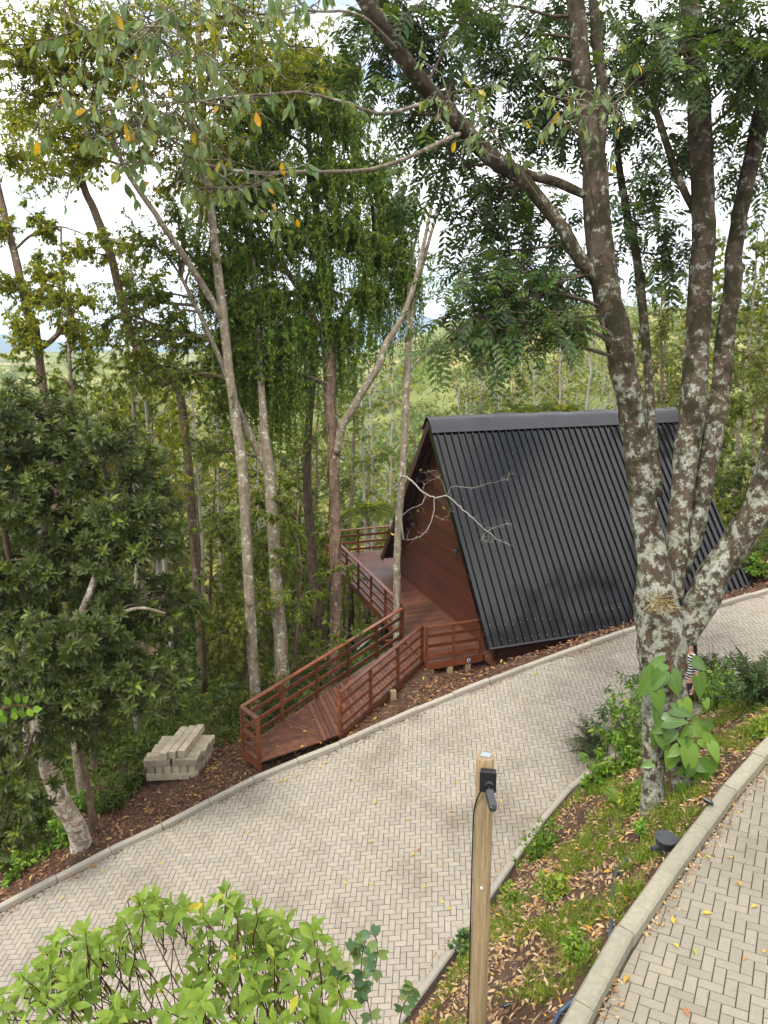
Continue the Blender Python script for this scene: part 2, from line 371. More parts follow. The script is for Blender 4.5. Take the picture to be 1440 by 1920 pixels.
M['lf_yellowgreen'] = leafmat('lf_yellowgreen', [(0, (0.131, 0.173, 0.020)), (.5, (0.229, 0.271, 0.034)), (.9, (0.341, 0.355, 0.049)), (1, (0.562, 0.437, 0.006))], .55, .68, (1.2, 1.15, .6), spec=.2)
M['lf_weep'] = leafmat('lf_weep', [(0, (0.057, 0.102, 0.013)), (.5, (0.114, 0.188, 0.022)), (.85, (0.204, 0.295, 0.031)), (1, (0.366, 0.448, 0.050))], .42, .5, spec=.35)
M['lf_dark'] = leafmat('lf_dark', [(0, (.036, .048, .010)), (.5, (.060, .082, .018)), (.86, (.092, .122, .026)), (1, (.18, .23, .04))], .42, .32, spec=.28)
M['lf_mid'] = leafmat('lf_mid', [(0, (0.072, 0.114, 0.017)), (.5, (0.134, 0.184, 0.026)), (.9, (0.204, 0.246, 0.040)), (1, (0.339, 0.339, 0.039))], .5, .55, spec=.25)
M['lf_olive'] = leafmat('lf_olive', [(0, (0.086, 0.105, 0.024)), (.5, (0.155, 0.174, 0.038)), (.9, (0.219, 0.232, 0.057)), (1, (0.325, 0.312, 0.085))], .5, .55, spec=.25)
M['lf_under'] = leafmat('lf_under', [(0, (0.042, 0.071, 0.014)), (.5, (0.078, 0.118, 0.021)), (.9, (0.124, 0.176, 0.031)), (1, (0.192, 0.259, 0.034))], .5, .48, spec=.25)
M['lf_lime'] = leafmat('lf_lime', [(0, (0.130, 0.206, 0.029)), (.5, (0.213, 0.321, 0.049)), (.86, (0.310, 0.406, 0.069)), (.94, (0.409, 0.447, 0.053)), (1, (0.584, 0.457, 0.040))], .45, .45, spec=.3)
M['lf_fresh'] = leafmat('lf_fresh', [(0, (0.075, 0.163, 0.020)), (.5, (0.139, 0.267, 0.027)), (.9, (0.240, 0.384, 0.041)), (1, (0.435, 0.499, 0.052))], .45, .42)
M['lf_hill'] = leafmat('lf_hill', [(0, (0.109, 0.145, 0.030)), (.4, (0.198, 0.222, 0.041)), (.75, (0.311, 0.299, 0.069)), (1, (0.381, 0.296, 0.103))], .6, .4, spec=.2)
M['lf_hill_far'] = leafmat('lf_hill_far', [(0, (0.069, 0.122, 0.036)), (.5, (0.130, 0.183, 0.044)), (1, (0.241, 0.254, 0.069))], .6, .3)
M['lf_heart'] = leafmat('lf_heart', [(0, (.07, .17, .025)), (.5, (.10, .24, .03)), (1, (.16, .32, .04))], .28, .3, spec=.5)
M['lf_fern'] = leafmat('lf_fern', [(0, (0.040, 0.069, 0.029)), (.6, (0.069, 0.103, 0.046)), (1, (0.115, 0.149, 0.057))], .5, .3)
M['lf_fernlime'] = leafmat('lf_fernlime', [(0, (.10, .2, .025)), (1, (.2, .32, .05))], .5, .45)
M['lf_bluegreen'] = leafmat('lf_bluegreen', [(0, (0.048, 0.102, 0.042)), (.6, (0.078, 0.150, 0.060)), (1, (0.180, 0.228, 0.048))], .45, .35)
M['grass'] = leafmat('grass', [(0, (0.117, 0.183, 0.018)), (.5, (0.201, 0.293, 0.029)), (.85, (0.298, 0.377, 0.047)), (1, (0.439, 0.360, 0.122))], .5, .45)
M['litter_tan'] = leafmat('litter_tan', [(0, (0.112, 0.059, 0.031)), (.3, (0.254, 0.144, 0.075)), (.6, (0.385, 0.249, 0.144)), (.9, (0.505, 0.369, 0.232)), (.97, (0.508, 0.298, 0.036)), (1, (0.562, 0.216, 0.017))], .75, .1, (1, .9, .8))
M['litter_red'] = leafmat('litter_red', [(0, (.045, .02, .013)), (.35, (.11, .045, .026)), (.7, (.19, .085, .045)), (.94, (.32, .18, .10)), (1, (.42, .28, .05))], .75, .08, (1, .9, .8))
M['lf_fallen'] = leafmat('lf_fallen', [(0, (.50, .36, .03)), (.6, (.60, .42, .04)), (.8, (.5, .2, .03)), (1, (.3, .34, .05))], .6, .2)
def fallen_obj():
    m, t, o = newmat('fallen_yellow'); c = ramp(t, [(0, (.38, .28, .03)), (.45, (.45, .32, .05)), (.6, (.24, .26, .05)), (.8, (.5, .2, .03)), (1, (.2, .1, .05))], objrand(t)); pbsdf(t, o, c, .6); M['fallen_yellow'] = m
fallen_obj()
# ---------------------------------------------------------------- the lie of the land
def cam2w(v): return np.array([v[0], -v[1] * SP + v[2] * CP, -v[1] * CP - v[2] * SP])
def plane_from(a, b, d, phi):
    n = np.array([a, 1.0, b]); ln = np.linalg.norm(n); n = n / ln
    ex = np.array([1, -a, 0.0]); ex /= np.linalg.norm(ex); ey = np.cross(n, ex)
    if ey[1] < 0: ey = -ey
    u = math.cos(phi) * ex + math.sin(phi) * ey; v = -math.sin(phi) * ex + math.cos(phi) * ey
    nw = cam2w(n); return (d / nw[2], -nw[0] / nw[2], -nw[1] / nw[2]), cam2w(u), cam2w(v), -nw
PM, UM, VM, NM = plane_from(.156, .3325, 9.89, .105)       # lower drive
PR, UR, VR, NR = plane_from(.077, .140, 4.99, .552)        # upper drive
def zm(x, y): return PM[0] + PM[1] * x + PM[2] * y
def zr(x, y): return PR[0] + PR[1] * x + PR[2] * y
def on_plane(P, px, py):
    r = ray(px, py); t = P[0] / (r[2] - P[1] * r[0] - P[2] * r[1]); return r * t
def kerb_line(P, pix, ext0, ext1):
    q = np.array([on_plane(P, *p)[:2] for p in pix])
    q = spline(q, 6)
    d0 = nrm(q[0] - q[3]); d1 = nrm(q[-1] - q[-4])
    return np.vstack([q[0] + d0 * ext0, q, q[-1] + d1 * ext1])
KL = kerb_line(PM, [(0, 1712), (209, 1602), (310, 1555), (480, 1467), (640, 1402), (760, 1347), (900, 1290), (1000, 1251), (1100, 1215), (1200, 1181), (1340, 1142), (1440, 1112)], 6, 25)
KR = kerb_line(PM, [(767, 1883), (849, 1771), (938, 1642), (1009, 1544), (1049, 1495), (1107, 1444), (1200, 1390), (1320, 1335), (1440, 1290)], 8, 25)
KU = kerb_line(PR, [(1111, 1920), (1187, 1775), (1264, 1660), (1329, 1571), (1389, 1487), (1440, 1429)], 9, 20)
def sdist(line, x, y):
    """signed distance (positive on the left of the line's direction) and nearest point"""
    x = np.asarray(x, float); y = np.asarray(y, float); best = np.full(x.shape, 1e18); sg = np.ones(x.shape); qx = np.zeros(x.shape); qy = np.zeros(x.shape)
    for a, b in zip(line[:-1], line[1:]):
        d = b - a; L2 = d @ d; t = np.clip(((x - a[0]) * d[0] + (y - a[1]) * d[1]) / L2, 0, 1)
        px, py = a[0] + t * d[0], a[1] + t * d[1]; dd = (x - px) ** 2 + (y - py) ** 2; m = dd < best - 1e-12
        best = np.where(m, dd, best); s = np.sign(d[0] * (y - a[1]) - d[1] * (x - a[0])); sg = np.where(m, np.where(s == 0, 1, s), sg)
        qx = np.where(m, px, qx); qy = np.where(m, py, qy)
    return np.sqrt(best) * sg, qx, qy
def sstep(x, a, b): t = np.clip((x - a) / (b - a), 0, 1); return t * t * (3 - 2 * t)
def lump(x, y, s): return np.sin(x * 1.3 / s + 1.7 * np.sin(y * .7 / s)) * np.sin(y * 1.1 / s + 1.3 * np.sin(x * .9 / s + 2))
def H(x, y):
    x = np.asarray(x, float); y = np.asarray(y, float)
    dL, qx, qy = sdist(KL, x, y); dR, rx, ry = sdist(KR, x, y); dU, ux, uy = sdist(KU, x, y)
    # forest side
    d = np.maximum(dL, 0)
    fall = .05 + .20 * np.minimum(d, 4) + .40 * np.clip(d - 4, 0, 26) + .12 * np.clip(d - 30, 0, 40)
    kz = zm(np.minimum(qx, 26), np.minimum(qy, 30))
    zf = kz - fall + .12 * lump(x, y, 1.0) * np.minimum(d / 2, 1) + .5 * lump(x, y, 6.0) * sstep(d, 6, 20)
    cu_, cv_ = (x - 2.81) * .944 + (y - 17.92) * .33, -(x - 2.81) * .33 + (y - 17.92) * .944     # level pad cut for the cabin
    dp = np.hypot(np.maximum(np.maximum(-1.2 - cu_, cu_ - 9.6), 0), np.maximum(np.maximum(-.05 - cv_, cv_ - 9.2), 0))
    zf = np.minimum(zf, -9.02 + 1e3 * np.maximum(sstep(dp, .0, 1.0) - .999, 0) + 2.6 * sstep(dp, 0, 1.1) + 40 * np.maximum(dp - 1.0, 0))
    r = np.hypot(x, y); az = np.arctan2(x, np.maximum(y, 1e-3))
    wr = sstep(az, -.06, .16)
    top = -16 * (1 - wr) + 7.5 * wr
    hill = top + (r - 240) * (.004 + .03 * wr) + (4 * lump(x, y, 40.0) + 1.6 * lump(x, y, 13.0)) * sstep(r, 60, 140)
    zf = zf * (1 - sstep(r, 55, 230)) + hill * sstep(r, 55, 230)
    zf = np.where(r > 900, zf - (r - 900) * .06, zf)
    # bank between the two drives
    aR = np.maximum(-dR - .25, 0); aU = np.maximum(dU - .15, 0)
    w = (aR / (aR + aU + 1e-6)) ** .85
    zi = (zm(rx, ry) + .04) * (1 - w) + (zr(ux, uy) + .05) * w + .05 * lump(x, y, .7) * np.minimum(np.minimum(aR, aU) * 2, 1)
    dn = np.maximum(-dU - 5, 0)
    zu = zr(ux, uy) - .16 + .25 * np.minimum(dn, 30)
    zroad = zm(x, y) - .16
    zi = np.where(-dR < .12, zm(x, y) - .16, zi); zi = np.where(dU < .12, zr(x, y) - .18, zi); zf = np.where(dL < .12, zroad, zf)
    return np.where(dL > 0, zf, np.where(dR > 0, zroad, np.where(dU > 0, zi, zu)))
def hz(x, y): return float(H(np.array([x]), np.array([y]))[0])
def gp(px, py, t0=3.0, t1=120.0, off=0.0):
    """where the line of sight through a pixel meets the ground"""
    r = ray(px, py); t = np.concatenate([np.arange(t0, 40, .02), np.arange(40, t1, .25)]); P = r[None] * t[:, None]
    h = H(P[:, 0], P[:, 1]); k = np.nonzero(P[:, 2] <= h)[0]
    i = k[0] if len(k) else len(t) - 1
    return np.array([P[i, 0], P[i, 1], h[i] + off])

# ground sheet
def axis(lo, hi, seg):
    a = []
    for s0, s1, st in seg: a.append(np.arange(s0, s1, st))
    return np.concatenate(a + [[hi]])
gx = axis(-1600, 1600, [(-1600, -400, 60), (-400, -120, 14), (-120, -40, 3), (-40, -10, .8), (-10, 12, .25), (12, 40, .8), (40, 120, 3), (120, 400, 14), (400, 1600, 60)])
gy = axis(-60, 1500, [(-60, -10, 5), (-10, 3, .8), (3, 24, .25), (24, 50, .8), (50, 130, 2.5), (130, 400, 9), (400, 1500, 60)])
GX, GY = np.meshgrid(gx, gy); GZ = H(GX, GY)
nyy, nxx = GX.shape
ii = (np.arange(nyy - 1)[:, None] * nxx + np.arange(nxx - 1)[None]).ravel()
gm = raw_mesh('ground', np.stack([GX.ravel(), GY.ravel(), GZ.ravel()], 1), np.stack([ii, ii + 1, ii + nxx + 1, ii + nxx], 1).ravel(), np.arange(0, 4 * len(ii), 4), smooth=True)
at = gm.attributes.new('cover', 'FLOAT', 'POINT'); rr_ = np.hypot(GX, GY)
at.data.foreach_set('value', sstep(rr_, 45, 90).ravel().astype(np.float32))
m, t, o = newmat('ground')
g_ = N(t, 'ShaderNodeNewGeometry').outputs['Position']
n1, n2, n3 = noise(t, 2.2, 7, .7, vec=g_), noise(t, 24, 6, .7, vec=g_), noise(t, .03, 5, .6, vec=g_)
soil = ramp(t, [(.3, (.055, .032, .020)), (.55, (.10, .060, .038)), (.75, (.16, .105, .068))], n1); soil = mixc(t, .6, soil, ramp(t, [(.35, (.5, .5, .5)), (.65, (1.3, 1.3, 1.3))], n2), 'MULTIPLY')
gr = ramp(t, [(.38, (.09, .12, .035)), (.52, (.20, .21, .06)), (.66, (.36, .29, .13))], n3)
ca = N(t, 'ShaderNodeAttribute'); ca.attribute_name = 'cover'
pbsdf(t, o, mixc(t, ca.outputs['Fac'], soil, gr), .95, n2, .8, .03, .15)
ground = link('ground', gm, None, m); tag(ground, kind='structure')

# far blue mountains
rng = np.random.default_rng(3)
az = np.linspace(-1.15, 1.15, 160); V = []; rows = 14
for j in range(rows):
    f = j / (rows - 1)
    for a in az:
        ridge = 60 + 55 * math.sin(a * 5.1 + .7) + 42 * math.sin(a * 11.3 + 2) + 20 * math.sin(a * 27 + 1) + 9 * math.sin(a * 61)
        rr = 2600 + 1500 * f; z = -320 + (ridge + 320) * (f ** .8) + (18 * math.sin(a * 40 + 9 * f) + 10 * math.sin(a * 90 + 17 * f)) * (1 - f)
        V.append((rr * math.sin(a), rr * math.cos(a), z))
n = len(az); Fs = [(j * n + i, j * n + i + 1, (j + 1) * n + i + 1, (j + 1) * n + i) for j in range(rows - 1) for i in range(n - 1)]
mat_simple('far_forest', (.045, .07, .035), .9, .4, .004, .8, .1, bd=20)
tag(link('hills', poly_mesh('hills', V, Fs, True), None, M['far_forest']), kind='structure')

# ---------------------------------------------------------------- drives: bed, herringbone pavers, kerbs
def strip_bed(name, A, B, P, mat, dz):
    V = [(x, y, P[0] + P[1] * x + P[2] * y + dz) for x, y in list(A) + list(B[::-1])]
    o = link(name, poly_mesh(name, V, [tuple(range(len(V)))[::-1]]), None, mat); 
    if o.data.polygons[0].normal.z < 0: o.data.flip_normals()
    return tag(o, kind='structure')
def resample(line, n):
    s = np.concatenate([[0], np.cumsum(np.linalg.norm(np.diff(line, axis=0), axis=1))]); q = np.linspace(0, s[-1], n)
    return np.stack([np.interp(q, s, line[:, 0]), np.interp(q, s, line[:, 1])], 1)
def offset(line, d):
    t = nrm(np.gradient(line, axis=0)); return line + d * np.stack([-t[:, 1], t[:, 0]], 1)
drive_low = strip_bed('lower_drive', KR, KL, PM, M['joint_sand'], -.018)
KU2 = offset(KU, -5.2)
drive_up = strip_bed('upper_drive', KU2, KU, PR, M['joint_sand'], -.016)

def paver_template(l, w, bev=.0045, dep=.03):
    V = []
    for ins, z in ((bev, 0), (0, -bev * .9), (0, -dep)):
        V += [(-l + ins, -w + ins, z), (l - ins, -w + ins, z), (l - ins, w - ins, z), (-l + ins, w - ins, z)]
    Fs = [(0, 1, 2, 3)] + [(4 + i, 4 + (i + 1) % 4, (i + 1) % 4, i) for i in range(4)] + [(8 + i, 8 + (i + 1) % 4, 4 + (i + 1) % 4, 4 + i) for i in range(4)]
    return np.array(V, float), Fs
def lay(parent, P, U, Vv, Nn, inside, mo, mj, xr, yr, gap=.0042, jit=.0016, seed=1, top=300):
    g = np.random.default_rng(seed)
    O = np.array([0, 10.0, 0]); O[2] = P[0] + P[1] * O[0] + P[2] * O[1]
    corners = np.array([(x, y, P[0] + P[1] * x + P[2] * y) for x in xr for y in yr]) - O
    cu, cv = corners @ U / .1, corners @ Vv / .1
    I, J = np.meshgrid(np.arange(int(cu.min()) - 2, int(cu.max()) + 2), np.arange(int(cv.min()) - 2, int(cv.max()) + 2))
    cl = (I - J) % 4
    h = cl == 0; v = cl == 3
    cu = np.concatenate([I[h] + 1.0, I[v] + .5]) * .1; cv = np.concatenate([J[h] + .5, J[v] + 1.0]) * .1
    isv = np.concatenate([np.zeros(h.sum(), bool), np.ones(v.sum(), bool)])
    C = O + cu[:, None] * U + cv[:, None] * Vv
    lx, ly = np.where(isv, .05, .1), np.where(isv, .1, .05)
    cor = [C + sx * lx[:, None] * U + sy * ly[:, None] * Vv for sx, sy in ((-1, -1), (1, -1), (1, 1), (-1, 1))]
    ins = np.stack([inside(c[:, 0], c[:, 1]) for c in cor], 1)          # signed inside distances
    okx = (C[:, 0] > xr[0]) & (C[:, 0] < xr[1]) & (C[:, 1] > yr[0]) & (C[:, 1] < yr[1])
    full = (ins > 0).all(1) & okx; part = (ins > 0).any(1) & ~full & okx
    dz = g.standard_normal(len(C)) * jit
    C = C + dz[:, None] * Nn
    # the ones that show largest become parts of their own
    px, py, zc = to_px(C); vis = full & (zc > 1) & (px > -15) & (px < 1455) & (py > 300) & (py < 1935)
    order = np.argsort(np.where(vis, zc, 1e9))[:top]; order = order[vis[order]]
    single = np.zeros(len(C), bool); single[order] = True
    TV, TF = paver_template(.1 - gap, .05 - gap)
    me = poly_mesh('paver', TV, TF); me.materials.append(mo)
    Mh = Matrix((U, -Vv, Nn)).transposed().to_4x4(); Mv = Matrix((Vv, U, Nn)).transposed().to_4x4()
    if Mh.determinant() < 0: Mh = Matrix((U, Vv, Nn)).transposed().to_4x4()
    if Mv.determinant() < 0: Mv = Matrix((Vv, -U, Nn)).transposed().to_4x4()
    for i in order:
        ob = bpy.data.objects.new('paver', me); COL.objects.link(ob); ob.parent = parent
        ob.matrix_world = Matrix.Translation(C[i]) @ (Mv if isv[i] else Mh) @ Matrix.Rotation(g.normal() * .006, 4, 'X') @ Matrix.Rotation(g.normal() * .006, 4, 'Y')
    rest = np.nonzero(full & ~single)[0]
    ax = np.where(isv[rest][:, None], Vv, U); ay = np.cross(Nn, ax)
    tx = g.standard_normal((len(rest), 2)) * .006
    V = C[rest][:, None] + TV[None, :, :1] * ax[:, None] + TV[None, :, 1:2] * ay[:, None] + (TV[None, :, 2:] + TV[None, :, :1] * tx[:, None, :1] + TV[None, :, 1:2] * tx[:, None, 1:]) * Nn
    n = len(rest); tl = np.array([i for f in TF for i in f])
    Lp = (np.arange(n)[:, None] * len(TV) + tl[None]).ravel()
    Vs = [V.reshape(-1, 3)]; loops = [Lp]; starts = [np.arange(0, len(Lp), 4)]; rn = [np.repeat(g.random(n), len(TF))]
    b = n * len(TV); lb = len(Lp)
    for i in np.nonzero(part)[0]:                                        # cut pieces along the kerbs
        q = [(cor[k][i], ins[i, k] - .012) for k in range(4)]; res = []
        for k in range(4):
            (p0, d0), (p1, d1) = q[k], q[(k + 1) % 4]
            if d0 > 0: res.append(p0)
            if d0 * d1 < 0: res.append(p0 + (p1 - p0) * d0 / (d0 - d1))
        if len(res) < 3: continue
        res = np.array(res); c = res.mean(0)
        if np.linalg.norm(res - c, axis=1).max() < .04: continue
        a = c + (res - c) * .95; k = len(res); low = a - Nn * .02
        if np.cross(a[1] - a[0], a[2] - a[0]) @ Nn < 0: a = a[::-1]; low = low[::-1]
        Vs += [a, low]; lp = list(range(k)); st = [0]
        for e in range(k): st.append(len(lp)); lp += [k + e, k + (e + 1) % k, (e + 1) % k, e]
        loops.append(np.array(lp) + b); starts.append(np.array(st) + lb); rn.append(np.full(k + 1, g.random()))
        b += 2 * k; lb += len(lp)
    o = link('paving', raw_mesh('paving', np.vstack(Vs), np.concatenate(loops), np.concatenate(starts), np.concatenate(rn)), parent, mj); tag(o, kind='stuff')
def in_low(x, y): return np.minimum(-sdist(KL, x, y)[0], sdist(KR, x, y)[0])
def in_up(x, y): return np.minimum(-sdist(KU, x, y)[0] - .01, 4.9 + sdist(KU, x, y)[0])
lay(drive_low, PM, UM, VM, NM, in_low, M['paver_pale'], M['paver_pale_joined'], (-10, 17), (6.5, 27), seed=1)
lay(drive_up, PR, UR, VR, NR, in_up, M['paver_tan'], M['paver_tan_joined'], (-1, 9), (2.5, 12), seed=2)

def kerb(name, line, P, side, mat, w=.15, hgt=.13, s0=0.0, s1=1e9, label=None):
    root = empty(name, (0, 0, 0)); tag(root, label, 'kerb')
    q = offset(line, side * w / 2); s = np.concatenate([[0], np.cumsum(np.linalg.norm(np.diff(q, axis=0), axis=1))])
    c, hh, dep = .022, hgt, .22
    prof = [(-w / 2, -dep), (w / 2, -dep), (w / 2, hh - c), (w / 2 - c, hh), (-w / 2 + c, hh), (-w / 2, hh - c)]
    V = [(x, y, z) for x in (-.4935, .4935) for y, z in prof]; k = len(prof)
    Fs = [tuple(range(k))[::-1], tuple(range(k, 2 * k))] + [(i, (i + 1) % k, k + (i + 1) % k, k + i) for i in range(k)]
    Fs = [f[::-1] for f in Fs]
    me = poly_mesh('kerb_stone', V, Fs); me.materials.append(mat)
    at_ = lambda d: np.array([np.interp(d, s, q[:, 0]), np.interp(d, s, q[:, 1])])
    d = max(0.0, s0)
    while d + 1 < min(s[-1], s1):
        a, b = at_(d), at_(d + 1.0); A = Vector((a[0], a[1], P[0] + P[1] * a[0] + P[2] * a[1])); B = Vector((b[0], b[1], P[0] + P[1] * b[0] + P[2] * b[1]))
        X = (B - A).normalized(); Y = Vector((0, 0, 1)).cross(X).normalized(); Z = X.cross(Y)
        o = bpy.data.objects.new('kerb_stone', me); COL.objects.link(o); o.parent = root
        o.matrix_world = Matrix.Translation((A + B) / 2 + Z * random.uniform(-.012, .012) + Y * random.uniform(-.008, .008)) @ Matrix((X, Y, Z)).transposed().to_4x4() @ Matrix.Rotation(random.uniform(-.012, .012), 4, 'X') @ Matrix.Diagonal(((B - A).length, 1, 1, 1))
        d += 1.0
    return root
kerb('kerb', KL, PM, 1, M['kerb_pale'], .125, .11, s0=3, s1=46, label='long pale concrete kerb between lower drive and forest')
kerb('kerb', KR, PM, -1, M['kerb_pale'], .12, .10, s0=6, s1=34, label='thin pale concrete kerb at the foot of planted bank')
kerb('kerb', KU, PR, 1, M['kerb_tan'], .17, .15, s0=6, s1=30, label='thick tan concrete kerb edging the tan upper drive')
# ---------------------------------------------------------------- cabin
AZ = math.atan2(.33, .944); EX = np.array([math.cos(AZ), math.sin(AZ)]); EG = np.array([-math.sin(AZ), math.cos(AZ)])
E1 = np.array([2.81, 17.92]); ZD = -8.60
CW, CH, CLn, EZ = 8.8, 5.62, 9.3, .54
def uv2w(u, v): q = E1 + u * EX + v * EG; return float(q[0]), float(q[1])
def w2uv(x, y): d = np.array([x, y]) - E1; return float(d @ EX), float(d @ EG)
cabin = empty('cabin', (E1[0], E1[1], ZD), AZ); tag(cabin, 'A-frame timber cabin with black ribbed metal roof and reddish gable wall', 'cabin')
SL = math.hypot(CW / 2, CH); ANG = math.atan2(CH, CW / 2)
def slope_pt(x, s, n, side=1):
    """s along the slope from the eave, n out along its normal; side 1 = near slope, -1 = far"""
    y = s * math.cos(ANG) - n * math.sin(ANG); z = EZ + s * math.sin(ANG) + n * math.cos(ANG)
    return (x, y if side == 1 else CW - y, z)
def roof_sheet(x0, x1, side, lift):
    prof = []; x = x0
    while x < x1 - .01:
        for dx, h in ((0, 0), (.118, 0), (.133, .055), (.178, .055), (.193, 0)):
            if x + dx <= x1 + 1e-6: prof.append((x + dx, h))
        x += CLn / 40
    prof.append((x1, 0)); m = MB(); k = len(prof); nseg = 10; V = []; Fs = []
    g = np.random.default_rng(int(x0 * 100) + 7)
    for j in range(nseg + 1):
        s = SL * j / nseg - .02
        w = g.normal() * .0025
        V += [slope_pt(px, s, .09 + h + lift + w, side) for px, h in prof]
    for j in range(nseg):
        for i in range(k - 1):
            f = (j * k + i, j * k + i + 1, (j + 1) * k + i + 1, (j + 1) * k + i); Fs.append(f if side == 1 else f[::-1])
    return m.add(V, Fs)
ns = 10; wsh = CLn / ns
for side in (1, -1):
    for i in range(ns):
        roof_sheet(i * wsh, (i + 1) * wsh + .02, side, .002 * (i % 2)).build('roof_sheet', M['black_metal'], cabin)
# plank lining under the sheets
for side in (1, -1):
    nb = 22
    for i in range(nb):
        s0, s1 = SL * i / nb + .004, SL * (i + 1) / nb - .004; m = MB()
        V = [slope_pt(x, s, n_, side) for n_ in (.03, .075) for x, s in ((.03, s0), (CLn - .03, s0), (CLn - .03, s1), (.03, s1))]
        m.add(V, [(0, 3, 2, 1), (4, 5, 6, 7), (0, 1, 5, 4), (1, 2, 6, 5), (2, 3, 7, 6), (3, 0, 4, 7)]).build('lining_board', M['soffit_wood'], cabin)
    m = MB(); V = [slope_pt(x, s, n_, side) for n_ in (-.12, .085) for x, s in ((-.005, -.04), (.045, -.04), (.045, SL - .02), (-.005, SL - .02))]
    m.add(V, [(0, 3, 2, 1), (4, 5, 6, 7), (0, 1, 5, 4), (1, 2, 6, 5), (2, 3, 7, 6), (3, 0, 4, 7)]).build('barge_board', M['soffit_wood'] if side == -1 else M['black_metal'], cabin)
    for x in (.35, 3.2, 6.1, 9.0):
        m = MB(); V = [slope_pt(xx, s, n_, side) for n_ in (-.14, .028) for xx, s in ((x - .04, .1), (x + .04, .1), (x + .04, SL - .1), (x - .04, SL - .1))]
        m.add(V, [(0, 3, 2, 1), (4, 5, 6, 7), (0, 1, 5, 4), (1, 2, 6, 5), (2, 3, 7, 6), (3, 0, 4, 7)]).build('rafter', M['soffit_wood'], cabin)
# folded ridge cap, slightly dented
nxp, V, Fs = 60, [], []; g = np.random.default_rng(9)
ss = [.47, .34, .18, .02, 0, .02, .18, .34, .47]
for i in range(nxp + 1):
    x = -.04 + (CLn + .08) * i / nxp
    for k, s in enumerate(ss):
        side = 1 if k < 4 else -1
        dent = .026 * math.sin(x * 2.7 + k) * math.sin(x * 1.1 + 2 * k) * (1 if 0 < k < 8 else .25) + .006 * g.normal() * (k not in (0, 8))
        p = slope_pt(x, SL - s, .170 + abs(dent), side)
        if k == 4: p = (x, CW / 2, EZ + CH + .2 + dent)
        V.append(p)
k = len(ss); Fs = [(i * k + j, i * k + j + 1, (i + 1) * k + j + 1, (i + 1) * k + j)[::-1] for i in range(nxp) for j in range(k - 1)]
MB().add(V, Fs).build('ridge_cap', M['grey_cap'], cabin, smooth=True)
# metal drip strip along the eaves
for side in (1, -1):
    m = MB(); V = [slope_pt(x, s, n_, side) for n_ in (.0, .15) for x, s in ((-.02, -.075), (CLn + .02, -.075), (CLn + .02, -.03), (-.02, -.03))]
    m.add(V, [(0, 3, 2, 1), (4, 5, 6, 7), (0, 1, 5, 4), (1, 2, 6, 5), (2, 3, 7, 6), (3, 0, 4, 7)]).build('drip_edge', M['grey_cap'], cabin)
# screw heads
m = MB(); g = np.random.default_rng(4)
for s in (.12, .55, 1.6, 3.0, 4.4, 5.8):
    for i in range(40):
        if g.random() < (.8 if s < .6 else .25):
            c = slope_pt(.155 + i * CLn / 40 + (i // 5) * 0.0, s + g.normal() * .02, .146, 1)
            m.lathe(c, [(.009, 0), (.009, .007), (.004, .010)], 6, Matrix.Rotation(ANG, 3, 'X'))
tag(m.build('screws', M['screw_metal'], cabin), kind='stuff')
# gable walls of horizontal planks
def wall_half(z):  return max(0.0, (EZ + CH - .10 - z) / math.tan(ANG))
PLK = .145
for xw, nm in ((.50, 0), (CLn - .5, 1)):
    z = .0; i = 0
    while z < EZ + CH - .25:
        z1 = z + PLK - .007; a0, a1 = wall_half(z), wall_half(z1); g0 = random.uniform(-.0006, .0006)
        a0, a1 = min(a0, CW / 2 - .1), min(a1, CW / 2 - .1)
        m = MB(); c = CW / 2; x0, x1 = xw + g0, xw + .03 + g0
        V = [(x, y, zz) for x in (x0, x1) for y, zz in ((c - a0, z), (c + a0, z), (c + a1, z1), (c - a1, z1))]
        m.add(V, [(0, 3, 2, 1)[::-1], (4, 5, 6, 7)[::-1], (0, 1, 5, 4)[::-1], (1, 2, 6, 5)[::-1], (2, 3, 7, 6)[::-1], (3, 0, 4, 7)[::-1]]).build('wall_plank', M['wall_wood'], cabin)
        z += PLK; i += 1
MB().box((.478, CW / 2, .035), (.03, CW - .5, .07)).build('skirting', M['rail_wood'], cabin)
MB().box((CLn / 2, CW / 2, -.11), (CLn - .6, CW - .5, .16)).build('floor', M['deck_wood'], cabin)
# closed strip below the eave and the floor beams on short posts
for y in (.34, CW - .34): MB().box((CLn / 2 + .1, y, .1), (CLn - .5, .04, .55)).build('plinth_board', M['soffit_wood'], cabin)
MB().box((CLn / 2 + .05, .30, -.28), (CLn - .1, .07, .20)).build('floor_beam', M['rail_wood'], cabin)
MB().box((CLn / 2 + .05, CW - .35, -.28), (CLn - .1, .07, .20)).build('floor_beam', M['rail_wood'], cabin)
for x in (.5, 3.2, 6.1, 8.9):
    for y in (.35, CW / 2, CW - .35):
        wx, wy = uv2w(x, y); zb = hz(wx, wy) - ZD - .2
        if zb < -.35: MB().tube([(x, y, zb), (x, y, -.19 if y != .35 else -.381)], [.11, .1], 10).build('foundation_post', M['log_wood'], cabin)

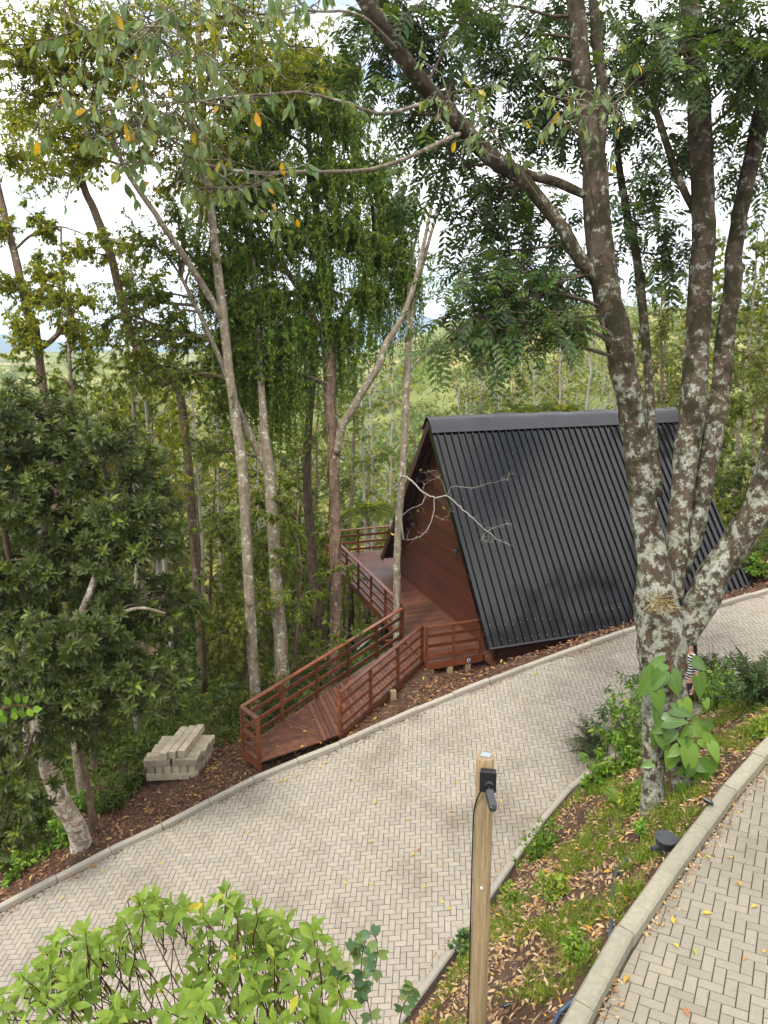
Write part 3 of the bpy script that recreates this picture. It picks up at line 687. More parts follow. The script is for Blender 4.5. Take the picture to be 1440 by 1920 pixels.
# wall lanterns on the gable
def on_wall(px, py):
    n = np.array([EX[0], EX[1], 0]); w0 = np.array([*uv2w(.49, 0), 0]); r = ray(px, py); t = (w0 @ n) / (r @ n); return r * t
for (px, py), lab in (((781, 984), 'black wall lantern high on gable beside the leaning trunk'), ((861, 1034), 'black wall lantern on gable next to the black roof edge')):
    p = on_wall(px, py); ln = empty('wall_lantern', p, AZ); tag(ln, lab, 'lantern')
    MB().box((-.012, 0, .05), (.02, .07, .15)).build('back_plate', M['black_plastic'], ln, bevel=.004)
    MB().tube([(-.02, 0, .08), (-.07, 0, .13), (-.12, 0, .12), (-.13, 0, .09)], [.009] * 4, 6).build('arm', M['black_plastic'], ln)
    MB().lathe((-.13, 0, .04), [(.085, 0), (.05, .035), (.012, .055)], 8).build('cap', M['black_plastic'], ln)
    MB().lathe((-.13, 0, -.10), [(.032, 0), (.048, .02), (.056, .139)], 8).build('glass', M['lamp_glass'], ln)
    cg = MB()
    for q in range(4):
        a = q * math.pi / 2 + .4; cg.bar((-.13 + .037 * math.cos(a), .037 * math.sin(a), -.10), (-.13 + .062 * math.cos(a), .062 * math.sin(a), .04), .008, .008)
    cg.build('cage', M['black_plastic'], ln)
    MB().lathe((-.13, 0, -.125), [(.012, 0), (.034, .024)], 8).build('foot', M['black_plastic'], ln)

# ---------------------------------------------------------------- deck and ramp
deck = empty('wooden_deck', (0, 0, 0)); tag(deck, 'reddish brown timber deck with ramp and railings in front of gable', 'deck')
def clip(poly, n, c):
    o = []
    for i in range(len(poly)):
        p, q = poly[i], poly[(i + 1) % len(poly)]; dp, dq = p[0] * n[0] + p[1] * n[1] - c, q[0] * n[0] + q[1] * n[1] - c
        if dp <= 0: o.append(p)
        if dp * dq < 0: f = dp / (dp - dq); o.append((p[0] + (q[0] - p[0]) * f, p[1] + (q[1] - p[1]) * f))
    return o
def area(p): return abs(sum(p[i][0] * p[(i + 1) % len(p)][1] - p[(i + 1) % len(p)][0] * p[i][1] for i in range(len(p)))) / 2
def boards(poly, d, w, gap, zf, mat, parent, th=.03, name='deck_board'):
    d = np.array(d, float); d /= np.linalg.norm(d); n = np.array([-d[1], d[0]]); pr = [p[0] * n[0] + p[1] * n[1] for p in poly]
    c = min(pr)
    while c < max(pr):
        q = clip(clip(list(poly), n, c + w - gap / 2), -n, -(c + gap / 2))
        if len(q) >= 3 and area(q) > .002:
            dz = random.uniform(-.002, .002)
            MB().prism(q, lambda x, y: zf(x, y) - th + dz, lambda x, y: zf(x, y) + dz).build(name, mat, parent)
        c += w
ZDK = lambda x, y: ZD
zramp = lambda x, y: -8.83 + .1208 * (x + 1) - .006 * (y - 14.8)
V0, V1, U0, U1 = .75, 11.5, -1.5, .47
main_poly = [uv2w(U0, V0), uv2w(U1, V0), uv2w(U1, V1), uv2w(U0, V1)]
boards(main_poly, EX, .10, .008, ZDK, M['deck_wood'], deck)
back_poly = [uv2w(U1 + .004, CW + .05), uv2w(CLn, CW + .05), uv2w(CLn, V1), uv2w(U1 + .004, V1)]
boards(back_poly, EG, .20, .008, ZDK, M['deck_wood'], deck)
# ramp
rTR, rTL = np.array(uv2w(U0 - .01, V0 + .2)), np.array(uv2w(U0 - .01, 2.55))
rFR, rFL, rC = np.array([-1.02, 14.88]), np.array([-2.74, 14.07]), np.array([-3.26, 14.75])
rd = nrm((rTR - rFR) + (rTL - rC)); rn = np.array([-rd[1], rd[0]])
FAN_R = np.array([-1.45, 14.66])
def on_ramp(px, py):
    P = (-8.83 + .1208 + .006 * 14.8, .1208, -.006); return on_plane(P, px, py)[:2]
S1a, S2a = on_ramp(573, 1323), on_ramp(524, 1359)
def onleft(p):   # onto the left edge line
    d = nrm(rTL - rC); return rC + d * ((p - rC) @ d)
S1a, S2a = onleft(S1a), onleft(S2a)
boards([tuple(rFR), tuple(rTR), tuple(rTL), tuple(S1a), tuple(FAN_R)], S1a - FAN_R, .11, .012, zramp, M['deck_wood'], deck)
boards([tuple(FAN_R), tuple(S1a), tuple(S2a)], (S2a - FAN_R) * 1.0, .11, .010, zramp, M['deck_wood'], deck)
boards([tuple(FAN_R), tuple(S2a), tuple(rC), tuple(rFL)], FAN_R - rFL + np.array([0, -.25]), .11, .008, zramp, M['deck_wood'], deck)
# edge beams, joists, posts below
def beam(a, b, za, zb, w=.06, h=.17, name='edge_beam', mat='rail_wood'): MB().bar((a[0], a[1], za), (b[0], b[1], zb), w, h).build(name, M[mat], deck)
beam(rTL, rC, zramp(*rTL) - .125, zramp(*rC) - .125); beam(rFR, rTR, zramp(*rFR) - .125, zramp(*rTR) - .125)
beam(rC, rFL, zramp(*rC) - .125, zramp(*rFL) - .125)
for a, b in ((uv2w(U0 + .03, V0 + 1.7), uv2w(U0 + .03, V1)), (uv2w(U0, V0 + .03), uv2w(.25, V0 + .03)), (uv2w(U0, V1 - .03), uv2w(CLn, V1 - .03)), (uv2w(U0 + .8, V0 + .1), uv2w(U0 + .8, V1 - .1))):
    beam(a, b, ZD - .125, ZD - .125, .07, .18)
for v in np.arange(V0 + .4, V1, .9):
    MB().bar((*uv2w(U0 + .07, v), ZD - .1), (*uv2w(U1 - .06, v), ZD - .1), .05, .12).build('joist', M['deck_wood'], deck)
for (u, v, big) in ((U0 + .06, 4.9, 1), (U0 + .5, 5.6, 1), (U0 + .06, 8.2, 1), (U0 + .06, 11.3, 1), (.3, 6.0, 1), (.3, 9.8, 1), (4, 11.3, 1), (8, 11.3, 1)):
    x, y = uv2w(u, v); MB().tube([(x, y, hz(x, y) - .3), (x + .02, y, (hz(x, y) + ZD) / 2), (x, y, ZD - .22)], [.13, .12, .11], 10, wob=.04).build('log_post', M['log_wood'], deck, True)
MB().bar((*uv2w(U0 - .35, 3.1), ZD - .32), (*uv2w(U1, 3.1), ZD - .32), .09, .14).build('cross_beam', M['rail_wood'], deck)
for (px, py, u, v) in ((798, 1275, U0 + .12, V0 + .08), (836, 1268, U0 + .75, V0 + .08), (870, 1262, U0 + 1.3, V0 + .08)):
    x, y = uv2w(u, v); zb = hz(x, y) - .1; MB().box((x, y, (zb + ZD - .225) / 2), (.16, .16, ZD - .225 - zb), Matrix.Rotation(AZ, 3, 'Z')).build('foot_block', M['block_wood'], deck)
p = gp(737, 1313); MB().box(p + np.array([0, 0, .1]), (.14, .12, .34), Matrix.Rotation(.3, 3, 'Z')).build('foot_block', M['block_wood'], deck)
for f in (.3, .72):
    for a, b in ((rFR, rTR), (rC, rTL)):
        q = a + (b - a) * f; zb = hz(*q) - .2; zt = zramp(*q) - .212
        if zt > zb: MB().box((q[0], q[1], (zb + zt) / 2), (.09, .09, zt - zb), Matrix.Rotation(AZ, 3, 'Z')).build('support_post', M['rail_wood'], deck)
# shield sticker on the front edge beam
sp = np.array(uv2w(-.2, V0 - .012)); st = [(-.05, .06), (.05, .06), (.05, -.01), (0, -.07), (-.05, -.01)]
def shield(sc, off, mat, par):
    V = [(sp[0] + EX[0] * a * sc - EG[0] * off, sp[1] + EX[1] * a * sc - EG[1] * off, ZD - .12 + b * sc) for a, b in st]
    V += [(v[0] - EG[0] * .003, v[1] - EG[1] * .003, v[2]) for v in V]
    return MB().add(V, [(0, 1, 2, 3, 4), (9, 8, 7, 6, 5)] + [(i, 5 + i, 5 + (i + 1) % 5, (i + 1) % 5) for i in range(5)]).build('sticker' if par is deck else 'emblem', mat, par)
stk = shield(1.0, 0.0, M['white_paint'], deck); shield(.6, .004, M['blue_paint'], stk)

def railing(pts, zf, hgt=1.02, n_rail=3, posts=None, cap_w=.11, parent=deck, first=True, last=True):
    r = empty('railing', (0, 0, 0), 0, parent)
    P = [np.array(p) for p in pts]
    for a, b in zip(P[:-1], P[1:]):
        L = np.linalg.norm(b - a); k = posts or max(1, int(round(L / 1.35)))
        za, zb = zf(*a), zf(*b)
        d = (b - a) / L; n = np.array([-d[1], d[0]])
        MB().bar((*a, za + hgt), (*b, zb + hgt), cap_w, .04).build('top_rail', M['rail_wood'], r, bevel=.005)
        for i in range(n_rail):
            h = hgt * (.16 + .29 * i) if n_rail == 3 else hgt * (.33 + .33 * i)
            o = n * .0
            MB().bar((*(a + d * .0 + o), za + h), (*(b + o), zb + h), .034, .095).build('rail', M['rail_wood'], r, bevel=.004)
        for i in range(k + 1):
            if (i == 0 and not first) or (i == k and not last): continue
            q = a + (b - a) * i / k + n * .001; z = zf(*q)
            MB().bar((*q, z - .14), (*q, z + hgt - .021), .075, .07, up=(d[0], d[1], 0)).build('post', M['rail_wood'], r, bevel=.004)
        first = False
    return r
sh = -rn * .04
railing([rFL + np.array([-.02, .06]), rC + np.array([.02, .02]), rTL + sh * 0], zramp, posts=None)
railing([rFR + rn * .03 + rd * .05, rTR + rn * .03], zramp, posts=3)
railing([np.array(uv2w(U0 + .04, V0 + .06)), np.array(uv2w(.16, V0 + .06))], ZDK, posts=2)
railing([np.array(uv2w(U0 + .04, 2.75)), np.array(uv2w(U0 + .04, V1 - .05)), np.array(uv2w(CLn, V1 - .05))], ZDK)

# a loose white pipe below the ramp's rail
pa, pb = pt(670, 1218, 22.5), pt(715, 1178, 23.3)
pp = MB().tube([pa, pb], [.03, .03], 8).build('plastic_pipe', M['white_paint']); tag(pp, 'short white plastic pipe lying behind the ramp railing', 'pipe')

# ---------------------------------------------------------------- stack of concrete beams
pb0 = gp(345, 1478); by = math.radians(3)
bc = gp(345, 1440); base = np.array([bc[0] - .05, bc[1], 0]); 
ax_, ay_ = np.array([math.cos(by), math.sin(by)]), np.array([-math.sin(by) - .0, math.cos(by)])
shx = ay_ * 1.0 + ax_ * .22; shx /= np.linalg.norm(shx)           # long side runs back and to the right
Mrot = Matrix(((ax_[0], shx[0], 0), (ax_[1], shx[1], 0), (0, 0, 1)))
cor = [base[:2] + ax_ * sx * .5 + shx * sy * .55 for sx in (-1, 1) for sy in (-1, 1)]
zb0 = hz(*base[:2]) + .03
BS = .175
def cbeam(c2, z, along, L, tilt=0.0, label='', size=BS):
    a = ax_ if along == 'x' else shx; ang = math.atan2(a[1], a[0]) + random.uniform(-.02, .02)
    m = MB(); L2 = L / 2; c = .007; h = size / 2 * .97
    prof = [(-h, -h + c), (-h + c, -h), (h - c, -h), (h, -h + c), (h, h - c), (h - c, h), (-h + c, h), (-h, h - c)]
    V = [(x, y, zz) for x in (-L2, L2) for y, zz in prof]; Fs = [tuple(range(8)), tuple(range(8, 16))[::-1]] + [(i, 8 + i, 8 + (i + 1) % 8, (i + 1) % 8) for i in range(8)]
    o = m.add(V, Fs).build('concrete_block', M['concrete']); o.location = (c2[0], c2[1], z); o.rotation_euler = (0, tilt, ang)
    tag(o, label, 'concrete block', 'concrete beams piled beside the drive'); return o
ctr = base[:2]
lays = [('x', 1), ('y', 2), ('x', 3)]
for along, lv in lays:
    z = zb0 + BS * (lv - .5)
    lab = {1: 'short concrete beam in the bottom layer of the pile', 2: 'short concrete beam end-on in the pile\'s second layer', 3: 'short concrete beam lying crosswise under the pile\'s three top beams'}[lv]
    if along == 'x':
        for j in range(6):
            off = (j - 2.5) * (BS + .008)
            if lv == 1: cbeam(ctr + shx * off, z, 'x', 1.18, 0, lab)
            else:
                cbeam(ctr + shx * off - ax_ * (.34 + random.uniform(-.03, .03)), z, 'x', .60, 0, lab); cbeam(ctr + shx * off + ax_ * (.33 + random.uniform(-.04, .04)), z, 'x', .57, 0, lab)
    else:
        for j in range(6): cbeam(ctr + ax_ * (j - 2.5) * (BS + .012), z, 'y', 1.06 + random.uniform(-.03, .03), 0, lab)
for j, lab in enumerate(('left of three long concrete beams on top of pile', 'middle of three long concrete beams on top of pile', 'right of three long concrete beams on top of pile')):
    cbeam(ctr + ax_ * ((j - 1) * (BS + .012) + .02) + shx * (.06 + .04 * j), zb0 + BS * 3.52, 'y', 1.2, 0, lab)
# ---------------------------------------------------------------- trees
def ctrl(c, per=5, ground=True, sink=.3):
    """(px,py,depth,radius) control rows -> smooth points and radii; the first row is carried down into the ground"""
    P = np.array([[*pt(a, b, z), r] for a, b, z, r in c])
    if ground:
        zg = hz(P[0, 0], P[0, 1])
        if zg < P[0, 2] - .1: P = np.vstack([[P[0, 0] + (P[0, 0] - P[1, 0]) * .1, P[0, 1], zg - sink, P[0, 3] * 1.15], P])
    S = spline(P, per); return S[:, :3], np.maximum(S[:, 3], .004)
def stem(name, c, mat, parent, per=5, k=14, wob=.07, ground=False, seed=0):
    P, R = ctrl(c, per, ground); gs = np.random.default_rng(seed + 50); w_ = np.cumsum(gs.standard_normal(P.shape), 0); w_ -= np.linspace(0, 1, len(P))[:, None] * w_[-1]; P = P + w_ * np.array([1, 1, .2]) * np.minimum(R, .12)[:, None] * .05
    V, Fs = tube_geo(P, R, k, True, wob, seed)
    o = MB().add(V, Fs).build(name, mat, parent, True); return o, P, R
def curve3(a, b, sag, n, g, wig=.06):
    a, b = np.asarray(a, float), np.asarray(b, float); t = np.linspace(0, 1, n)[:, None]; L = np.linalg.norm(b - a)
    off = g.standard_normal(3) * wig * L; off2 = g.standard_normal(3) * wig * .6 * L
    return a + (b - a) * t + off * np.sin(math.pi * t) + off2 * np.sin(2 * math.pi * t) + np.array([0, 0, sag]) * L * np.sin(math.pi * t)
def crown(anchors, clusters, g, n_tw=12, br=.03, sag=.12, near=True):
    """branches from the wood to each cluster, twigs filling it. clusters: (centre, (rx,ry,rz)). Returns tubes and twig polylines"""
    TB, TW = [], []
    for c, R in clusters:
        c = np.asarray(c, float); R = np.asarray(R, float)
        d = np.linalg.norm(anchors - c, axis=1) + 1.2 * np.maximum(anchors[:, 2] - c[2], 0)
        a = anchors[np.argmin(d + g.random(len(d)) * .4)]
        P = curve3(a, c, sag, 8, g); L = np.linalg.norm(c - a)
        TB.append((P, np.linspace(br * min(1.6, .5 + L * .35), br * .35, 8), 5))
        for _ in range(n_tw):
            s = P[g.integers(3, 8)]; v = rdir(1, g=g)[0] * R * g.random() ** .33
            Q = curve3(s, c + v, .05, 5, g, .1); TB.append((Q, np.linspace(br * .3, br * .1, 5), 3)); TW.append(Q)
    return TB, TW
def along(TW, per, g, lo=.25, hi=1.0):
    """sample points and directions along twigs"""
    A = np.array(TW); n = len(A); k = A.shape[1]
    u = lo + (hi - lo) * g.random((n, per)); f = u * (k - 1.001); i = f.astype(int); w = (f - i)[..., None]
    ar = np.arange(n)[:, None]; p = A[ar, i] * (1 - w) + A[ar, i + 1] * w; d = nrm(A[ar, i + 1] - A[ar, i])
    return p.reshape(-1, 3), d.reshape(-1, 3)
def simple_leaves(name, mat, TW, per, g, L, W, parent, T=T_RH, droop=.5, lo=.25, keep=1.0, rpow=1.0):
    p, d = along(TW, per, g, lo)
    n = len(p); dd = nrm(d * .4 + rdir(n, g=g) * .8 + np.array([0, 0, -droop])); up = nrm(rdir(n, g=g) * .7 + np.array([0, 0, .8]))
    s = .7 + .6 * g.random(n)
    return leaves(name, mat, T, p + dd * .01, dd, up, L * s, W * s, parent, g.random(n) ** rpow)
def pinnate_leaves(name, mat, pos, d, up, L, g, parent, pairs=9, ll=.2, lw=.065, droop=.35, T=T_RH, rnd=None):
    """compound leaves: two rows of leaflets along a drooping rib. ll,lw = leaflet size over the leaf length"""
    n = len(pos); d = nrm(d); up = nrm(up - (up * d).sum(1, keepdims=True) * d); sd = np.cross(up, d)
    s = np.linspace(.16, .96, pairs); L = np.broadcast_to(L, n)
    q = lambda t: pos[:, None] + L[:, None, None] * (d[:, None] * t[None, :, None] + np.array([0, 0, -droop])[None, None] * (t ** 2)[None, :, None])
    P = q(s); tg = nrm(d[:, None] + np.array([0, 0, -2 * droop]) * s[None, :, None])
    PP, DD, UU = [], [], []
    for sg in (-1, 1):
        PP.append(P); DD.append(nrm(sg * sd[:, None] * .9 + tg * .55 + np.array([0, 0, -.12]) + .1 * g.standard_normal(P.shape))); UU.append(np.broadcast_to(up[:, None], P.shape) + .18 * g.standard_normal(P.shape))
    PP = np.concatenate(PP, 1).reshape(-1, 3); DD = np.concatenate(DD, 1).reshape(-1, 3); UU = np.concatenate(UU, 1).reshape(-1, 3)
    taper = np.tile(np.concatenate([np.sin(np.clip(s * 1.15 + .1, 0, 1) * math.pi) ** .4] * 2), n); Lr = np.repeat(L, 2 * pairs)
    r = np.repeat(g.random(n) if rnd is None else rnd, 2 * pairs)
    o = leaves(name, mat, T, PP, DD, UU, Lr * ll * taper, Lr * lw * taper, parent, np.clip(r + .06 * g.standard_normal(len(r)), 0, 1))
    t = np.linspace(0, 1, 5); rib = q(t); return o, [(rib[i], np.linspace(.004, .0015, 5) * max(.6, L[i] * 2), 3) for i in range(n)]

# --- the big lichen-covered tree on the bank
g = np.random.default_rng(21)
big = empty('lichen_tree', gp(1245, 1485)); tag(big, 'large lichen-covered tree with several mossy stems on the bank', 'tree')
big.location = (0, 0, 0)
Z0 = 9.8
_, Pa, _ = stem('trunk', [(1226, 1500, Z0, .16), (1228, 1440, Z0, .155), (1235, 1360, Z0, .18), (1246, 1280, Z0, .27), (1248, 1210, Z0, .33), (1242, 1140, Z0, .31), (1234, 1060, Z0, .225), (1222, 980, 9.75, .185), (1208, 860, 9.7, .17), (1192, 740, 9.6, .165), (1168, 640, 9.5, .175), (1143, 530, 9.4, .185), (1128, 440, 9.35, .175), (1122, 330, 9.3, .16), (1108, 260, 9.2, .13), (1092, 140, 9.1, .12), (1078, 0, 9.0, .11), (1066, -140, 8.9, .09)], M['bark_lichen'], big, 6, 24, .07, True, 1)
stem('trunk', [(1280, 1478, 9.75, .17), (1276, 1400, 9.75, .15), (1268, 1320, 9.75, .15), (1262, 1260, 9.78, .15)], M['bark_lichen'], big, 5, 16, .08, True, 2)
_, Pb, _ = stem('limb', [(1275, 1200, Z0, .18), (1305, 1140, 9.78, .21), (1345, 1070, 9.72, .20), (1390, 1005, 9.66, .195), (1424, 930, 9.6, .18), (1450, 840, 9.5, .17), (1485, 700, 9.4, .16), (1520, 560, 9.3, .14)], M['bark_lichen'], big, 6, 18, .07, False, 3)
_, Pc, _ = stem('limb', [(1258, 1130, 9.9, .16), (1270, 1030, 9.95, .15), (1283, 900, 10, .15), (1297, 780, 10, .17), (1308, 640, 10, .17), (1316, 500, 10, .165), (1317, 380, 10, .155), (1315, 250, 10, .15), (1308, 120, 10, .14), (1298, 0, 10, .13), (1285, -130, 10, .1)], M['bark_lichen'], big, 6, 18, .07, False, 4)
_, Pd, _ = stem('limb', [(1275, 1070, 10.05, .12), (1312, 940, 10.1, .13), (1336, 800, 10.15, .135), (1352, 680, 10.2, .125), (1370, 540, 10.2, .12), (1379, 440, 10.2, .115), (1402, 330, 10.1, .115), (1430, 200, 10, .11), (1455, 60, 10, .1), (1475, -80, 10, .08)], M['bark_lichen'], big, 6, 16, .07, False, 5)
_, Pe, _ = stem('limb', [(1236, 930, 10.5, .06), (1220, 760, 10.8, .065), (1206, 600, 11, .07), (1194, 490, 11, .065), (1178, 410, 11, .06), (1160, 300, 11, .05), (1150, 180, 11, .04)], M['bark_lichen'], big, 5, 10, .06, False, 6)
_, Pf, _ = stem('limb', [(1130, 528, 9.4, .1), (1088, 488, 9.3, .095), (1045, 418, 9.2, .085), (980, 338, 9.0, .085), (925, 298, 8.8, .10), (862, 232, 8.5, .10), (800, 162, 8.2, .095), (745, 92, 7.9, .09), (692, 12, 7.6, .085), (630, -90, 7.4, .07)], M['bark_lichen'], big, 6, 14, .08, False, 7)
_, Pg, _ = stem('limb', [(1112, 372, 9.3, .05), (1050, 345, 9.2, .06), (985, 325, 9.0, .06), (925, 296, 8.85, .06)], M['bark_lichen'], big, 5, 10, .08, False, 8)
_, Ph, _ = stem('limb', [(1122, 330, 9.3, .07), (1130, 200, 9.3, .07), (1118, 80, 9.3, .065), (1105, -60, 9.2, .05)], M['bark_lichen'], big, 5, 12, .07, False, 9)
_, Pi, _ = stem('limb', [(1316, 420, 10, .05), (1270, 330, 10.2, .05), (1230, 210, 10.4, .045), (1190, 120, 10.5, .04), (1140, 20, 10.5, .03)], M['bark_lichen'], big, 5, 8, .06, False, 10)
_, Pj, _ = stem('limb', [(1352, 600, 10.2, .03), (1385, 470, 10.5, .035), (1410, 330, 10.6, .035), (1450, 200, 10.6, .03)], M['bark_lichen'], big, 5, 8, .06, False, 11)
wood = np.vstack([Pa[20:], Pc[20:], Pd[18:], Pe[8:], Pf, Pg, Ph, Pi, Pj, Pb[20:]])
CL = []
for px, py, z, R in [(740, 30, 8.4, .8), (830, 60, 8.8, .8), (900, 30, 9, .8), (960, 90, 9.6, .8), (1020, 40, 10, .8), (900, 150, 9.8, .7), (990, 190, 10, .8), (850, 220, 9.6, .6), (940, 330, 10.2, .7), (1010, 270, 10.5, .7), (870, 380, 9.8, .6), (800, 330, 9.5, .6), (760, 230, 9, .6), (1000, 420, 10.2, .7), (930, 470, 9.8, .7), (860, 520, 9.2, .55), (980, 540, 9.4, .6), (900, 600, 8.9, .55), (960, 640, 8.7, .5), (1040, 590, 9.4, .5), (850, 620, 8.8, .45), (930, 560, 8.9, .55), (1060, 500, 10.2, .5), (1180, 60, 10.5, .8), (1250, 30, 10, .8), (1330, 60, 9, .7), (1400, 30, 8.8, .7), (1230, 150, 10.8, .7), (1380, 130, 9.2, .6), (1430, 110, 8.6, .5), (1170, 230, 10.8, .6), (1230, 330, 11, .6), (1200, 420, 11, .6), (1290, 250, 10.8, .5), (1250, 480, 11, .5), (1160, 130, 11, .7), (1410, 230, 10, .5), (1050, 160, 10.5, .6), (1290, 110, 8.6, .5), (1420, 330, 10.8, .5), (700, 90, 8.6, .6), (790, 130, 9.2, .6)]:
    CL.append((pt(px, py, z), (R * 1.35, R * 1.2, R * 1.0)))
TB, TW = crown(wood, CL, g, 20, .026, .06)
p, d = along(TW, 3, g, .2)
n = len(p); dd = nrm(d * .5 + rdir(n, g=g) * .8 + np.array([0, 0, -.25])); up = nrm(rdir(n, g=g) * .45 + np.array([0, 0, 1.0]))
_, ribs = pinnate_leaves('crown', M['lf_pinnate'], p, dd, up, .38 + .24 * g.random(n), g, big, 8, .25, .095, .3, T_L6)
# thin grey branches reaching out over the drive with broad drooping leaves
BR = [[(862, 250, 8.5, .05), (720, 311, 7, .036), (560, 322, 5.6, .028), (440, 322, 5, .024), (372, 300, 4.7, .017), (290, 245, 4.5, .012), (215, 215, 4.3, .008), (110, 190, 4.2, .005)],
      [(805, 190, 8.1, .04), (720, 212, 6.6, .03), (640, 192, 5.8, .025), (560, 182, 5.3, .021), (480, 195, 4.9, .016), (400, 210, 4.6, .012), (270, 222, 4.4, .007), (150, 245, 4.3, .005)],
      [(745, 92, 7.9, .03), (680, 34, 5.6, .022), (590, 30, 4.9, .017), (480, 42, 4.4, .012), (380, 20, 4.1, .008), (250, 60, 4.0, .005)],
      [(440, 322, 5, .012), (400, 275, 4.7, .010), (330, 210, 4.5, .008), (230, 120, 4.4, .007), (150, 60, 4.3, .005), (110, 0, 4.3, .004)],
      [(560, 322, 5.6, .012), (490, 348, 5.2, .010), (430, 352, 5.0, .007), (395, 362, 4.9, .004)],
      [(480, 195, 4.9, .010), (400, 130, 4.6, .009), (300, 60, 4.4, .008), (260, 0, 4.3, .006)],
      [(1120, 420, 9.2, .02), (1090, 250, 6.5, .015), (1085, 205, 5.8, .010), (1130, 190, 5.6, .006), (1180, 188, 5.5, .004)],
      [(1045, 418, 9.2, .02), (960, 300, 7.0, .014), (890, 220, 6.0, .009), (840, 215, 5.8, .005)],
      [(372, 300, 4.7, .008), (330, 280, 4.6, .006), (255, 262, 4.5, .005), (170, 250, 4.4, .004)]]
TB2, LP = [], []
for b in BR:
    P, R = ctrl(b, 6, False); R = R * .52; P = P + np.cumsum(g.standard_normal(P.shape) * .009, 0) * np.linspace(0, 1, len(P))[:, None]; TB2.append((P, R, 7))
    n0 = len(P) // 3
    for _ in range(24):
        i = g.integers(n0, len(P)); e = P[i] + rdir(1, -.05, .6, g)[0] * (.16 + .42 * g.random())
        Q = curve3(P[i], e, .05, 5, g, .12); TB2.append((Q, np.linspace(.005, .002, 5), 4)); LP.append(Q)
tubes_mesh('branch', TB2, M['bark_grey'], big)
p, d = along(LP, 5, g, .35); n = len(p)
dd = nrm(d * .45 + rdir(n, g=g) * .4 + np.array([0, 0, -.75])); up = nrm(rdir(n, g=g) + np.array([0, -.3, .5]))
s = .75 + .5 * g.random(n); pxs, pys, _ = to_px(p)
leaves('foliage', M['lf_grey'], T_L9, p, dd, up, .088 * s, .039 * s, big, g.random(n))
tubes_mesh('twigs', TB + ribs, M['twig'], big)
# tufts of moss hair and a small bromeliad on the trunk
bp = pt(1238, 1128, 9.42); nb = 46
leaves('bromeliad', leafmat('lf_brom', [(0, (.22, .2, .08)), (.5, (.32, .24, .12)), (1, (.45, .36, .2))], .6, .2), T_L6, np.repeat(bp[None], nb, 0) + g.standard_normal((nb, 3)) * .05, nrm(rdir(nb, .1, 1, g) + np.array([0, -.5, .0])), rdir(nb, g=g), .16 + .12 * g.random(nb), .014, big)

# --- slender tall trees by the ramp
def tall_tree(name, label, stems, mat, cl, g, leaf, T=T_RH, n_tw=10, per=9, L=.10, W=.045, droop=.5, br=.03, group=None, mat_tw='twig', sag=.08):
    root = empty(name, (0, 0, 0)); tag(root, label, 'tree', group); pts = []
    for i, (nm, c) in enumerate(stems):
        _, P, R = stem(nm, c, M[mat] if isinstance(mat, str) else mat, root, 6, 12, .05, i == 0, int(g.integers(1000))); pts.append(P if i else P[len(P) // 3:])
    TB, TW = crown(np.vstack(pts), cl, g, n_tw, br, sag)
    tubes_mesh('twigs', TB, M[mat_tw], root)
    simple_leaves('crown', M[leaf], TW, per, g, L, W, root, T, droop, .08)
    return root
def CLS(rows, k=1.0): return [(pt(a, b, z), (R * k, R * k, R * .8 * k)) for a, b, z, R in rows]
g = np.random.default_rng(31)
tall_tree('slender_tree', 'tall slender grey-barked tree with a vine coil, behind ramp corner', [
    ('trunk', [(482, 1330, 19, 0.155), (470, 1180, 19, 0.147), (457, 950, 19, 0.139), (446, 820, 19, 0.130), (431, 700, 19, 0.118), (416, 560, 18.9, 0.118), (401, 440, 18.8, 0.109), (389, 330, 18.7, 0.101), (379, 200, 18.6, 0.088), (373, 60, 18.5, 0.076), (368, -90, 18.4, 0.059)]),
    ('limb', [(418, 600, 18.9, 0.084), (385, 545, 18.6, 0.084), (340, 475, 18, 0.080), (290, 400, 17.4, 0.071), (240, 325, 17, 0.059), (205, 250, 16.6, 0.042), (150, 150, 16.2, 0.025)]),
    ('limb', [(412, 590, 19.2, 0.067), (380, 520, 19.6, 0.067), (370, 450, 19.8, 0.067), (378, 390, 19.8, 0.059), (376, 300, 19.8, 0.050), (360, 200, 19.8, 0.042)])],
    'bark_grey', CLS([(300, 60, 16, 1.2), (420, 30, 17.5, 1.2), (350, 160, 17, 1.1), (250, 150, 16, 1.1), (470, 110, 18, 1.1), (180, 60, 16, 1.1), (110, 130, 16, 1.1), (180, 240, 16.5, 1.0), (290, 290, 17.5, .9), (430, 210, 18, .9), (330, 340, 18, .7), (90, 250, 16, .8), (520, 40, 18.5, 1.1), (600, 90, 19, 1.0), (30, 60, 15.5, 1.2), (240, 20, 15.5, 1.1), (40, 170, 15.5, 1.0), (120, 20, 15.5, 1.0), (560, 150, 19, .9), (400, 100, 17, .9), (200, 150, 16, 1.0), (330, 230, 17, .8), (150, 300, 16.4, .7), (250, 90, 16, 1.0), (460, 20, 17.6, 1.0), (80, 60, 15.6, 1.0), (340, 20, 16.6, 1.0), (20, 120, 15.4, 1.0), (270, 230, 17, .9), (420, 280, 18.2, .7)], 1.5), g, 'lf_yellowgreen', n_tw=28, per=40, L=.105, W=.052, br=.04)
